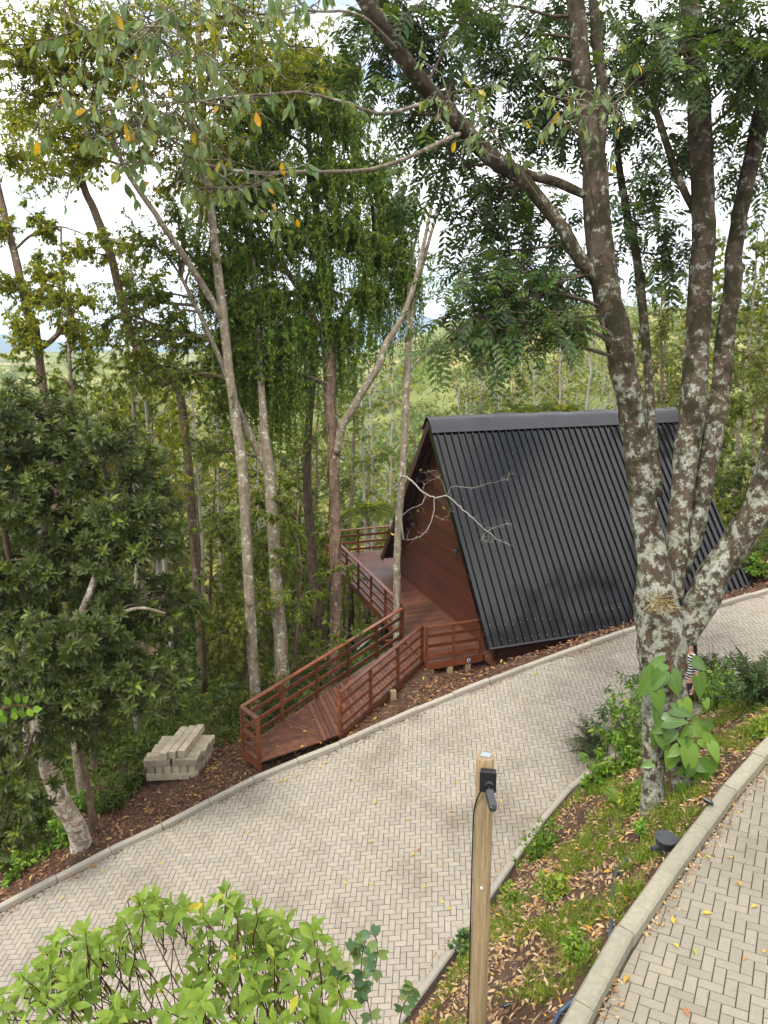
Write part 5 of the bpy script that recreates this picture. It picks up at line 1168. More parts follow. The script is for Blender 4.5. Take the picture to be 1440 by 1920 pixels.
# soil, crumbs and leaves washed against the kerbs
def debris(line, P, side, n, wdt, mat, label):
    q = resample(line, 4000); i = g.integers(40, 3960, n); t_ = nrm(q[i + 8] - q[i - 8]); c = q[i] + np.stack([-t_[:, 1], t_[:, 0]], 1) * (side * (.005 + wdt * g.random(n) ** 2))[:, None]
    px, _, z = to_px(np.stack([c[:, 0], c[:, 1], P[0] + P[1] * c[:, 0] + P[2] * c[:, 1]], 1)); m = (z > 2) & (px > -60) & (px < 1500) & (lump(c[:, 0], c[:, 1], .5) > -.3); c = c[m]; n = len(c)
    X = np.stack([c[:, 0], c[:, 1], P[0] + P[1] * c[:, 0] + P[2] * c[:, 1] + .004 + .008 * g.random(n)], 1); s = .5 + 1.0 * g.random(n) ** 2
    tag(leaves('kerb_debris', M[mat], T_L6, X, rdir(n, 0, .1, g), nrm(rdir(n, 0, 1, g) * .3 + np.array([0, 0, 1.])), .045 * s, .022 * s, None, g.random(n)), label, 'debris', kind='stuff')
debris(KL, PM, -1, 5200, .16, 'litter_red', 'leaf crumbs and soil washed along the forest-side kerb')
debris(KR, PM, 1, 2600, .14, 'litter_tan', 'leaf crumbs and soil washed along the thin kerb')
debris(KU, PR, -1, 3000, .13, 'litter_tan', 'leaf crumbs and soil washed along the thick kerb')
# ---------------------------------------------------------------- the bank between the drives
def bank_pts(n, xr=(-1.5, 12), yr=(3, 17), lo=.1):
    x = g.uniform(*xr, n * 6); y = g.uniform(*yr, n * 6); dR = sdist(KR, x, y)[0]; dU = sdist(KU, x, y)[0]
    m = (dR < -lo - .12) & (dU > lo + .17); x, y = x[m][:n], y[m][:n]; return np.stack([x, y, H(x, y)], 1)
P = bank_pts(21000); keep = g.random(len(P)) < (.45 + .55 * (lump(P[:, 0] + 3, P[:, 1], .45) > -.25)); litter('leaf_litter', 'litter_tan', P[keep], g, .078, 'tan and brown fallen leaves on the bank')
P = bank_pts(7000); w_ = lump(P[:, 0] * 1.3, P[:, 1] + 5, .6) + .4 * lump(P[:, 0], P[:, 1], .23); P = P[w_ > .0]
k = 13; n = len(P); base_ = np.repeat(P, k, 0) + np.stack([g.standard_normal(n * k) * .04, g.standard_normal(n * k) * .04, np.zeros(n * k)], 1)
gd = nrm(rdir(n * k, 0, .3, g) * .75 + np.array([0, 0, .9])); hL = np.repeat(.05 + .09 * g.random(n), k) * (.6 + .7 * g.random(n * k))
tag(leaves('grass', M['grass'], T_L6, base_, gd, rdir(n * k, g=g), hL, .009, None, np.clip(np.repeat(g.random(n), k) * .5 + .5 * g.random(n * k), 0, 1)), 'tufts of short green grass on the bank', 'grass', kind='stuff')

tw_ = []
for P_, nn_ in ((bank_pts(230), 230), (ground_pts(260, (-12, 10), (10, 20), edge_ok(3.2)), 260)):
    for q in P_:
        a = g.random() * 6.28; L_t = .10 + .28 * g.random() ** 2; e = q + np.array([math.cos(a), math.sin(a), 0]) * L_t; e[2] = hz(e[0], e[1]) + .03
        tw_.append((curve3(q + [0, 0, .025], e, .02, 4, g, .06), np.linspace(.005, .002, 4), 4))
tag(tubes_mesh('fallen_twigs', tw_, M['twig_grey']), 'thin dry twigs scattered over the fallen leaves', 'twigs', kind='stuff')
def shrub(name, label, c, R, nst, g, leaf, L, W, per=9, tall=1.1, T=T_L6, cat='shrub', stemmat='stem_green', hgt=None, whorl=False, droop=.35, group=None):
    root = empty(name, tuple(c)); tag(root, label, cat, group); TB, TW = [], []
    for i in range(nst):
        e = rdir(1, .55, 1, g)[0] * R * (.5 + .5 * g.random()); e[2] = abs(e[2]) * tall + .06
        Q = curve3((g.normal() * .04, g.normal() * .04, -.05), e, .15, 6, g, .08); TB.append((Q, np.linspace(.008, .003, 6), 4)); TW.append(Q)
        for _ in range(3):
            s = Q[g.integers(2, 6)]; Z = curve3(s, s + rdir(1, .2, 1, g)[0] * R * .35, .05, 6, g, .1); TB.append((Z, np.linspace(.004, .002, 6), 3)); TW.append(Z)
    tubes_mesh('stems', TB, M[stemmat], root); simple_leaves('foliage', M[leaf], TW, per, g, L, W, root, T, droop, .3); return root
for i, (px, py, R, nst, lf, L, W, lab) in enumerate([
    (1165, 1440, .85, 24, 'lf_fresh', .12, .05, 'loose leafy shrub left of the lichen trunk, tallest on the bank'),
    (1185, 1400, 1.0, 24, 'lf_bluegreen', .11, .045, 'darker shrub crowding behind the left side of lichen trunk'),
    (1120, 1475, .45, 14, 'lf_fresh', .10, .045, 'small drooping shrub over the thin kerb below lichen trunk'),
    (1030, 1590, .34, 16, 'lf_fresh', .045, .024, 'fine-leaved low shrub at the thin kerb right of wooden post'),
    (1000, 1618, .34, 16, 'lf_fresh', .05, .026, 'fine-leaved bushy weed midway along the thin kerb'),
    (1040, 1690, .26, 10, 'lf_lime', .06, .035, 'lime weed on the grassy bank right of wooden post'),
    (960, 1700, .26, 9, 'lf_lime', .06, .035, 'lime weed close behind the wooden post'),
    (880, 1785, .3, 12, 'lf_bluegreen', .075, .05, 'bluish weed left of wooden post overhanging the thin kerb'),
    (1190, 1520, .22, 9, 'lf_lime', .07, .035, 'yellowish seedling in front of the lichen trunk base'),
    (1350, 1330, .7, 22, 'lf_fresh', .09, .045, 'bright shrub right of the lichen trunk below the ferns'),
    (1410, 1330, .75, 22, 'lf_bluegreen', .09, .035, 'dull green shrub at the right frame edge by the ferns'),
    (1325, 1320, .65, 18, 'lf_under', .11, .05, 'dark leafy shrub directly behind the lichen trunk'),
    (1205, 1570, .14, 6, 'lf_fresh', .05, .03, 'tiny weed uphill of the hose near drum'),
    (1085, 1800, .16, 7, 'lf_fresh', .06, .032, 'tiny weed in grass at the bank\'s lower end'),
    (1430, 1385, .25, 8, 'lf_lime', .08, .04, 'small lime weed beside the thick kerb at right edge')]):
    c = gp(px, py); shrub('shrub', lab, c, R, nst, np.random.default_rng(200 + i), lf, L, W, 12, tall=2.0 if i in (0, 1) else 1.3)
# shrubs and creepers along the forest edge
for i, (px, py, R, nst, lf, L, W, lab) in enumerate([(160, 1520, .5, 16, 'lf_fresh', .10, .045, 'fresh green shrub at the foot of leaning pale trunk'), (100, 1580, .45, 12, 'lf_fresh', .16, .06, 'broad-leaved plant in front of the leaning pale trunk'), (60, 1610, .4, 12, 'lf_fresh', .12, .04, 'light green plant low beside kerb at left edge'), (415, 1330, .7, 20, 'lf_bluegreen', .12, .075, 'bluish leafy bush behind the concrete pile'), (440, 1310, .6, 18, 'lf_bluegreen', .12, .075, 'bluish leafy bush at the ramp\'s outer corner'), (255, 1480, .5, 14, 'lf_under', .11, .045, 'dark shrub left of the concrete pile'), (215, 1520, .4, 12, 'lf_under', .11, .045, 'low dark shrub left of the concrete pile nearest the kerb'), (20, 1650, .3, 9, 'lf_fresh', .08, .04, 'small weed at the kerb on the left frame edge'), (330, 1345, .5, 14, 'lf_under', .12, .05, 'dark shrub right behind the concrete pile'), (700, 1215, .6, 14, 'lf_fresh', .13, .07, 'bright broad-leaved shrub beneath the ramp railing'), (1415, 1075, .5, 14, 'lf_fresh', .14, .06, 'green shrub beyond the roof\'s far corner')]):
    c = gp(px, py); shrub('shrub', lab, c, R, nst, np.random.default_rng(230 + i), lf, L, W, 10)

# ferns
def fern(px, py, n, L, leaf, label, seed, pairs=26, lw=.018, ll=.17, elev=(.5, 1.1), droop=.45, azr=None):
    g = np.random.default_rng(seed); c = gp(px, py); root = empty('fern', (0, 0, 0)); tag(root, label, 'fern')
    a = g.uniform(0, 6.28, n) if azr is None else g.uniform(*azr, n); el = g.uniform(*elev, n); d = np.stack([np.cos(a) * np.cos(el), np.sin(a) * np.cos(el), np.sin(el)], 1)
    _, ribs = pinnate_leaves('fronds', M[leaf], np.repeat(c[None], n, 0) + np.stack([g.normal(size=n) * .04, g.normal(size=n) * .04, np.zeros(n)], 1), d, nrm(np.repeat([[0, 0, 1.]], n, 0) + .2 * g.standard_normal((n, 3))), L * (.75 + .4 * g.random(n)), g, root, pairs, ll, lw, droop)
    tubes_mesh('frond_ribs', ribs, M['stem_green'], root)
fern(1345, 1305, 15, 1.65, 'lf_fern', 'large dark fern standing right of the lichen trunk', 1, 30, .022, .17, (.8, 1.4), .25)
fern(1425, 1320, 13, 1.5, 'lf_fern', 'large fern with arching fronds at right frame edge', 2, 30, .022, .17, (.6, 1.3), .3)
fern(1150, 1420, 11, 1.35, 'lf_fern', 'dark fern arching left over the lower drive', 3, 30, .02, .16, (.3, .8), .2, (2.3, 3.9))
fern(1185, 1490, 5, .42, 'lf_fernlime', 'small bright lime fern at the foot of lichen trunk', 4, 16, .06, .28, (.9, 1.4), .2)
fern(1165, 1505, 7, .4, 'lf_fernlime', 'low lime fern left of the trunk-foot fern', 5, 16, .06, .26, (.3, .8), .3)
fern(40, 1575, 9, .9, 'lf_fernlime', 'bright green fern low in the left forest corner', 6, 22, .035, .22, (.6, 1.2), .4)
fern(75, 1530, 10, .9, 'lf_under', 'dark fern behind the bright fern in left forest corner', 7, 22, .035, .22, (.5, 1.2), .4)
fern(100, 1560, 6, .5, 'lf_fernlime', 'small lime fern in front of the leaning pale trunk', 8, 18, .05, .25, (.3, .9), .4)
fern(20, 1610, 7, .6, 'lf_fernlime', 'low bright fern by the kerb in the left corner', 9, 18, .045, .25, (.3, .9), .4)
fern(1405, 1070, 9, 1.0, 'lf_fern', 'fern growing beyond the far roof corner', 10, 24, .03, .2, (.4, 1.1), .4)
fern(330, 1400, 9, .9, 'lf_under', 'dark fern behind the concrete pile in shade', 11, 22, .035, .22, (.4, 1.1), .4)

# climbing plant with big heart leaves on the trunk
cl = empty('heart_leaf_climber', (0, 0, 0)); tag(cl, 'climbing plant with big glossy heart leaves on lichen trunk', 'climber')
hm = poly_mesh('heart_leaf', T_HEART[0], T_HEART[1], True); hm.materials.append(None)
def heart_mat():
    m, t, o = newmat('heart_leaf'); c = ramp(t, [(0, (.06, .125, .022)), (.6, (.10, .19, .03)), (1, (.17, .28, .045))], objrand(t))
    tcn = N(t, 'ShaderNodeTexCoord'); sx = N(t, 'ShaderNodeSeparateXYZ'); t.links.new(tcn.outputs['Object'], sx.inputs[0]); ab = N(t, 'ShaderNodeMath', operation='ABSOLUTE'); t.links.new(sx.outputs['Y'], ab.inputs[0])
    c = mixc(t, ramp(t, [(.0, (.8,)), (.02, (0,))], ab.outputs[0]), c, (.20, .31, .09))
    p = N(t, 'ShaderNodeBsdfPrincipled'); t.links.new(c, p.inputs['Base Color']); p.inputs['Roughness'].default_value = .3
    tr = N(t, 'ShaderNodeBsdfTranslucent'); t.links.new(mixc(t, 1.0, c, (1.2, 1.2, .5), 'MULTIPLY'), tr.inputs['Color']); ms = N(t, 'ShaderNodeMixShader'); ms.inputs[0].default_value = .3
    t.links.new(p.outputs[0], ms.inputs[1]); t.links.new(tr.outputs[0], ms.inputs[2]); t.links.new(ms.outputs[0], o.inputs['Surface']); return m
hm.materials[0] = heart_mat()
g = np.random.default_rng(55); hst = []
# pixel of the leaf base, tip direction in the picture, length in pixels
for bx, by_, ax2, ay2, ln in [(1243, 1243, -1, .12, 40), (1240, 1262, -.35, 1, 42), (1258, 1264, .35, 1, 46), (1230, 1300, .25, 1, 42), (1228, 1262, -.6, 1, 58), (1232, 1330, -.1, 1, 30), (1246, 1352, 1, -.15, 44), (1258, 1370, -.7, 1, 40), (1280, 1375, .45, 1, 46), (1262, 1405, -.25, 1, 46), (1290, 1405, .1, 1, 52), (1300, 1360, .85, .6, 48), (1308, 1270, .2, 1, 46), (1328, 1425, -.15, 1, 46), (1332, 1395, .5, 1, 40), (1300, 1240, .9, .5, 34), (1305, 1435, .05, 1, 34), (1277, 1470, .05, 1, 27), (1318, 1385, .9, .5, 40), (1262, 1330, .9, .2, 36)] + [(1270 + 38 * g.normal() * .8, g.uniform(1255, 1465), g.normal() * .8, .6 + .4 * g.random(), g.uniform(20, 38)) for _ in range(16)]:
    b3 = pt(bx, by_, 9.40 + g.normal() * .05); L3 = ln * 9.4 / F * 1.0
    d3 = nrm(np.array([ax2, -.18 - .2 * abs(g.normal()) * .5, -ay2 * .95])); up3 = nrm(np.array([.25 * g.normal(), -1.0, .65 + .3 * g.normal()]))
    nn = nrm(up3 - (up3 @ d3) * d3); yy = np.cross(nn, d3)
    o = bpy.data.objects.new('heart_leaf', hm); COL.objects.link(o); o.parent = cl
    o.matrix_world = Matrix.Translation(b3) @ Matrix((d3 * L3, yy * L3 * .72, nn * L3)).transposed().to_4x4()
    hst.append((curve3(pt(1262 + g.normal() * 8, by_ + 20 + 10 * g.random(), 9.55), b3, .15, 5, g, .05), np.full(5, .006), 4))
hst.append((spline(np.array([pt(1258, 1490, 9.6), pt(1256, 1420, 9.52), pt(1262, 1340, 9.5), pt(1256, 1260, 9.48), pt(1262, 1230, 9.5)]), 6), np.full(25, .012), 6))
tubes_mesh('stems', hst, M['dry_stem'], cl)

# ---------------------------------------------------------------- tall shrub reaching into the foreground
g = np.random.default_rng(61)
fg = empty('foreground_shrub', (0, 0, 0)); tag(fg, 'tall lime-green leafy shrub in the near left foreground', 'shrub')
root0 = np.array([-1.05, 3.3, 0]); root0[2] = hz(root0[0], root0[1]) - .1
tips = []
top_edge = lambda x: np.interp(x, [0, 60, 110, 160, 200, 280, 350, 420, 450, 520, 600, 640, 680], [1830, 1800, 1735, 1735, 1735, 1665, 1690, 1660, 1700, 1710, 1720, 1800, 1850])
for _ in range(80):
    x = g.uniform(-40, 640); y0 = top_edge(max(x, 0)) + 14; f = g.random() ** 1.3; tips.append((x, y0 + f * (1960 - y0), 2.45 + .9 * (1 - f) + .25 * g.normal() * .6))
for x, y in ((160, 1745), (290, 1680), (345, 1700), (425, 1672), (440, 1760), (530, 1725), (590, 1735), (630, 1800), (230, 1720), (380, 1720), (480, 1700), (100, 1760), (40, 1830), (610, 1770), (550, 1800), (500, 1770), (260, 1690), (320, 1690)): tips.append((x, y, 3.1 + .25 * g.normal()))
TB, LPp, LD, LU, LS, LR = [], [], [], [], [], []; dry = []
hubs = [np.array([-1.05 + .5 * g.normal(), 3.0 + .25 * g.normal(), -4.0 + .2 * g.normal()]) for _ in range(12)]
for h in hubs: TB.append((curve3(root0 + np.array([g.normal() * .1, g.normal() * .1, 0]), h, .02, 8, g, .05), np.linspace(.012, .007, 8), 6))
for (x, y, z) in tips:
    e = pt(x, y, z); h = hubs[int(np.argmin([np.linalg.norm(e - q) + .3 * g.random() for q in hubs]))]
    Q = curve3(h, e, -.12, 8, g, .05); TB.append((Q, np.linspace(.0045, .002, 8), 5)); ax_t = nrm(Q[-1] - Q[-3] + np.array([0, 0, .12]))
    s1 = nrm(np.cross(ax_t, [.2, .9, .1])); s2 = np.cross(ax_t, s1); k = 9 + g.integers(0, 5); low = g.random()
    for j in range(k):
        a = j * 2.4 + low * 6; f = j / k; rad = math.cos(a) * s1 + math.sin(a) * s2; el = 1.15 - 1.5 * f
        d = nrm(rad * math.cos(el) + ax_t * math.sin(el) + np.array([0, 0, -.35 * f])); p = e - ax_t * (.10 * f) + rad * .006
        LPp.append(p); LD.append(d); LU.append(nrm(ax_t - .4 * rad + .25 * g.standard_normal(3))); LS.append((.03 + .044 * math.sin(min(1, f * 1.5 + .2) * 1.57)) * (.8 + .45 * g.random())); LR.append(min(1, max(0, .25 + .35 * g.normal() * .5 + .25 * (f < .3) + .55 * (g.random() < .03))))
    for j in range(4):                                                  # older, drooping leaves down the stem
        i = g.integers(4, 8); rad = rdir(1, -.5, .5, g)[0]; LPp.append(Q[i]); LD.append(rad); LU.append(nrm(np.array([0, -.2, 1.]) + .4 * g.standard_normal(3))); LS.append(.06 + .03 * g.random()); LR.append(min(1, .1 + .5 * g.random() + .5 * (g.random() < .04)))
    if g.random() < .75:
        for _ in range(3):
            st = e - ax_t * .08; dry.append((curve3(st, st + np.array([g.normal() * .02, g.normal() * .02, -.09 - .09 * g.random()]), 0, 4, g, .08), np.array([.002, .003, .004, .002]), 4))
tubes_mesh('stems', TB, M['dry_stem'], fg); tubes_mesh('dry_flowers', dry, M['dry_stem'], fg)
LS = np.array(LS); leaves('foliage', M['lf_lime'], T_L9, np.array(LPp), np.array(LD), np.array(LU), LS, LS * .40, fg, np.array(LR))
# the sprig with paired round leaves
vn = empty('paired_leaf_vine', (0, 0, 0)); tag(vn, 'dark green vine sprig with paired rounded leaves in foreground', 'vine')
T_BUT = (np.array([(0, 0, 0), (.1, .4, .05), (.5, .6, .1), (.95, .45, .04), (.72, .05, 0), (.95, -.45, .04), (.5, -.6, .1), (.1, -.4, .05)]), [(0, 4, 2, 1), (4, 3, 2), (0, 7, 6, 4), (4, 6, 5)])
vs_ = [[(705, 1960, 3.1), (690, 1880, 3.1), (678, 1830, 3.1), (680, 1785, 3.1), (692, 1752, 3.05), (706, 1762, 3.0), (706, 1800, 3.0), (700, 1830, 3.0)], [(690, 1880, 3.1), (668, 1850, 3.05), (645, 1820, 3.0), (620, 1812, 2.95)], [(740, 1990, 3.2), (752, 1900, 3.2), (770, 1860, 3.2), (775, 1850, 3.2)], [(680, 1785, 3.1), (668, 1775, 3.1), (657, 1790, 3.05)]]
tb, pp_, dd_, uu_ = [], [], [], []
for c in vs_:
    P = spline(np.array([pt(*q) for q in c]), 6); tb.append((P, np.full(len(P), .0025), 4))
    for i in range(4, len(P), 3):
        for sg in (-1, 1):
            if g.random() < .85: t_ = nrm(P[i] - P[i - 1]); sd = nrm(np.cross(t_, [0, -1, .3])) * sg; pp_.append(P[i]); dd_.append(nrm(sd + .25 * g.standard_normal(3) + np.array([0, 0, -.25]))); uu_.append(nrm(np.array([0, -.8, .7]) + .3 * g.standard_normal(3)))
tubes_mesh('stems', tb, M['dry_stem'], vn); n = len(pp_); leaves('foliage', M['lf_bluegreen'], T_BUT, np.array(pp_), np.array(dd_), np.array(uu_), .044 + .014 * g.random(n), .036, vn, g.random(n))
# sprig of round pale leaves hanging in at the left
sp_ = empty('leafy_sprig', (0, 0, 0)); tag(sp_, 'sprig of round pale green leaves entering at left frame edge', 'sprig')
c = [(-60, 1345, 6.2, .008), (0, 1330, 6.0, .006), (35, 1322, 5.9, .004), (62, 1330, 5.8, .003)]; P, R = ctrl(c, 6, False)
zg_ = pt(-60, 1345, 6.2); tubes_mesh('stem', [(P, R, 5), (np.array([[zg_[0] - 1.2, zg_[1] - 1.0, hz(zg_[0] - 1.2, zg_[1] - 1.0) - .1], [zg_[0] - .8, zg_[1] - .6, zg_[2] - 1.5], zg_]), np.array([.02, .014, .008]), 5)], M['dry_stem'], sp_)
pp_ = np.array([pt(*q, 5.9) for q in ((2, 1330), (4, 1340), (20, 1322), (28, 1326), (34, 1318), (40, 1330), (52, 1328), (60, 1330), (44, 1318), (26, 1334))]); n = len(pp_)
leaves('foliage', M['lf_fresh'], T_L9, pp_, nrm(np.array([[-.3, 0, -1], [.2, 0, -1], [-.3, -.2, .9], [-.2, 0, -1], [.1, -.2, 1], [.1, 0, -1], [.4, 0, -1], [1, -.1, .1], [.5, -.2, .7], [.0, 0, -1]])), np.repeat([[0, -1, .5]], n, 0), .085, .06, sp_)
# ---------------------------------------------------------------- wooden post with security camera
pt_top = pt(910, 1418, 5.45); pb_x, pb_y = pt_top[0] + .03, pt_top[1] + .02; zb = hz(pb_x, pb_y)
post = empty('wooden_post', (0, 0, 0)); tag(post, 'round weathered timber post with a metal tag on top', 'post')
h = np.linspace(0, 1, 26); Pp = np.stack([pb_x + (pt_top[0] - pb_x) * h, pb_y + (pt_top[1] - pb_y) * h, zb - .4 + (pt_top[2] - zb + .4) * h], 1); Rr = .076 - .007 * h
V, Fs = tube_geo(Pp, Rr, 28, False, .02, 5); n0 = len(V) - 28
V = np.vstack([V, Pp[-1] + (V[n0:] - Pp[-1]) * .9 + [0, 0, .008]]); Fs += [(n0 + i, n0 + (i + 1) % 28, n0 + 28 + (i + 1) % 28, n0 + 28 + i) for i in range(28)] + [tuple(n0 + 28 + i for i in range(28))]
MB().add(V, Fs).build('shaft', M['post_wood'], post, True)
pl = MB().box(pt_top + np.array([.004, .0, .0135]), (.078, .062, .005), Matrix.Rotation(-.35, 3, 'Z')).build('metal_tag', M['plate'], post); 
kn = MB().lathe(Pp[17] + np.array([-.012, -.078, 0]), [(.012, -.004), (.012, .004)], 10, Matrix.Rotation(math.pi / 2, 3, 'X')).build('white_nail', M['white_paint'], post)
cm = empty('security_camera', (0, 0, 0)); tag(cm, 'black bullet security camera on junction box fixed to post', 'camera')
bc_ = pt(915, 1462, 5.36); yaw = Matrix.Rotation(math.radians(-9), 3, 'Z')
def L3(x, y, z): v = yaw @ Vector((x, y, z)); return np.array([bc_[0] + v.x, bc_[1] + v.y, bc_[2] + v.z])
jb = MB().box(L3(0, 0, 0), (.118, .052, .165), yaw).build('junction_box', M['black_plastic'], cm, bevel=.008)
MB().box(L3(0, -.030, 0), (.124, .012, .171), yaw).build('box_lid', M['black_plastic'], jb, bevel=.006)
MB().lathe(L3(.012, -.036, -.02), [(.040, 0), (.040, .012), (.026, .02)], 20, yaw @ Matrix.Rotation(math.pi / 2, 3, 'X')).build('mount_disc', M['black_plastic'], cm)
MB().tube([L3(.012, -.055, -.02), L3(.013, -.085, -.03), L3(.016, -.10, -.052)], [.013, .012, .014], 10).build('bracket', M['black_plastic'], cm, True)
a_, b_ = L3(.012, -.075, -.052), L3(.045, -.215, -.098)
dv = Vector(b_ - a_).normalized(); sd = dv.cross(Vector((0, 0, 1))).normalized(); uu = sd.cross(dv); Mc = Matrix((dv, sd, uu)).transposed()
cbd = MB().box((a_ + b_) / 2, (float(np.linalg.norm(b_ - a_)), .058, .052), Mc).build('camera_body', M['black_plastic'], cm, bevel=.014)
MB().box((a_ + b_) / 2 + np.array(uu) * .03 - np.array(dv) * .006, (float(np.linalg.norm(b_ - a_)) * .9, .056, .005), Mc).build('sun_shield', M['dark_plastic'], cbd, bevel=.002)
MB().lathe(b_ + np.array(dv) * .001, [(.021, -.004), (.021, .003), (.012, .001)], 18, Vector((0, 0, 1)).rotation_difference(dv).to_matrix()).build('lens', M['dark_plastic'], cbd)
cb = [L3(-.02, 0, -.083), L3(-.05, .0, -.10), Pp[22] + np.array([-.078, -.028, -.02]), Pp[20] + np.array([-.083, -.02, 0])] + [Pp[i] + np.array([-.085 - .0 * i, -.016 + .01 * math.sin(i), 0]) for i in (16, 12, 8, 4)]
tubes_mesh('cable', [(spline(np.array(cb), 6), np.full(6 * (len(cb) - 1) + 1, .006), 6)], M['black_plastic'], cm)

# small garden spotlights
def spot(px, py, label, yaw_, s=1.0):
    c = gp(px, py); r = empty('garden_spotlight', tuple(c), yaw_); tag(r, label, 'spotlight')
    MB().bar((0, 0, -.08), (0, 0, .09 * s), .012, .012).build('spike', M['black_plastic'], r)
    Mx = Matrix.Rotation(math.radians(40), 3, 'X'); MB().box((0, -.01, .13 * s), (.10 * s, .03 * s, .075 * s), Mx).build('lamp_head', M['black_plastic'], r, bevel=.005)
    MB().box((0, -.023 * s, .143 * s), (.078 * s, .006, .052 * s), Mx).build('lens', M['plate'], r)
    return r
spot(946, 1902, 'small black spotlight with glass face at the post foot', .4, .9); sl = spot(1326, 1523, 'small black spotlight near the thick kerb behind drum', -.9, 1.1)
# black plastic drum with lid, and hose
dc = gp(1247, 1598); dr = empty('plastic_drum', tuple(dc)); tag(dr, 'black plastic drum with round lid standing on the bank', 'drum')
MB().lathe((0, 0, -.05), [(.095, 0), (.10, .04), (.108, .22), (.112, .222)], 28).build('body', M['dark_plastic'], dr, True)
MB().lathe((0, 0, .173), [(.122, 0), (.124, .012), (.118, .022), (.075, .022), (.07, .028), (.0, .028)], 32).build('lid', M['dark_plastic'], dr)
MB().tube([(-.10, -.03, .09), (-.17, -.055, .09)], [.026, .026], 12).build('spigot', M['dark_plastic'], dr); MB().tube([(.10, -.02, .12), (.145, -.03, .12)], [.012, .012], 8).build('valve', M['black_plastic'], dr)
hp = [dc + np.array([-.16, -.05, .09])] + [gp(px, py, off=.03) for px, py in ((1210, 1602), (1185, 1610), (1165, 1626), (1156, 1642))] + [gp(1150, 1665, off=-.03)] + [gp(px, py, off=.035) for px, py in ((1146, 1720), (1145, 1750), (1140, 1785), (1128, 1810), (1105, 1848), (1078, 1880), (1050, 1905), (1035, 1935))]
ho = tubes_mesh('hose', [(spline(np.array(hp), 6), np.full(6 * (len(hp) - 1) + 1, .021), 9)], M['hose_blue']); tag(ho, 'dark blue hose running from the drum down the bank', 'hose')
hp = [gp(px, py, off=.02) for px, py in ((1352, 1505), (1362, 1480), (1372, 1462), (1378, 1452))]
ho = tubes_mesh('hose', [(spline(np.array(hp), 6), np.full(19, .014), 8)], M['hose_blue']); tag(ho, 'short piece of blue hose poking out near thick kerb', 'hose')

# fallen leaves on the paving and deck, one object each
fm = poly_mesh('fallen_leaf', T_L9[0] * np.array([1, .5, 1]), T_L9[1]); fm.materials.append(M['fallen_yellow'])
def fallen(P, nn, L, grp, lab):
    o = bpy.data.objects.new('fallen_leaf', fm); COL.objects.link(o); a = random.random() * 6.28
    n = Vector(nn).normalized(); x = Vector((math.cos(a), math.sin(a), 0)); x = (x - n * x.dot(n)).normalized(); y = n.cross(x)
    o.matrix_world = Matrix.Translation(Vector(P) + n * (.012 + .1 * L)) @ Matrix((x * L, y * L, n * L)).transposed().to_4x4() @ Matrix.Rotation(random.uniform(-.25, .25), 4, 'X'); tag(o, lab, 'leaf', grp)
low_px = [(112, 1690), (180, 1625), (195, 1632), (297, 1620), (228, 1640), (656, 1593), (699, 1580), (681, 1633), (733, 1631), (785, 1598), (793, 1664), (778, 1600), (826, 1620), (635, 1500), (655, 1462), (672, 1465), (708, 1503), (760, 1538), (768, 1402), (980, 1320), (1045, 1282), (1040, 1327), (1003, 1262), (1025, 1254), (1050, 1246), (1075, 1240), (1088, 1238), (930, 1288), (882, 1307), (560, 1452), (525, 1464), (538, 1462), (600, 1438), (615, 1430), (670, 1476), (825, 1690), (846, 1707), (850, 1520), (1325, 1145), (1345, 1140), (1410, 1122), (1330, 1152), (855, 1465), (700, 1660), (645, 1655), (870, 1390), (760, 1440), (470, 1560), (550, 1590), (940, 1500)]
for px, py in low_px: fallen(on_plane(PM, px, py), NM, random.uniform(.06, .11), 'yellow leaves fallen on the pale paving', 'small yellowish fallen leaf lying on the pale lower drive')
for px, py in [(1322, 1605), (1262, 1772), (1390, 1665), (1335, 1715), (1432, 1790), (1399, 1796), (1284, 1892), (1261, 1722), (1180, 1832), (1240, 1740), (1375, 1612), (1300, 1780), (1420, 1700)]: fallen(on_plane(PR, px, py), NR, random.uniform(.05, .10), 'yellow leaves fallen on the tan paving', 'small yellowish fallen leaf lying on the tan upper drive')
for px, py in [(590, 1350), (512, 1391), (563, 1402), (602, 1396), (547, 1366), (560, 1340), (665, 1253), (485, 1405), (575, 1372), (520, 1402)]:
    q = on_ramp(px, py); fallen((q[0], q[1], zramp(*q)), (0, 0, 1), random.uniform(.06, .1), 'leaves fallen on the ramp', 'small yellowish fallen leaf lying on the ramp boards')
for px, py in [(838, 1175), (728, 1054), (800, 1190), (845, 1218), (892, 1218)]:
    r = ray(px, py); t_ = ZD / r[2]; fallen(r * t_, (0, 0, 1), random.uniform(.06, .1), 'leaves fallen on the deck', 'small yellowish fallen leaf lying on the deck boards')

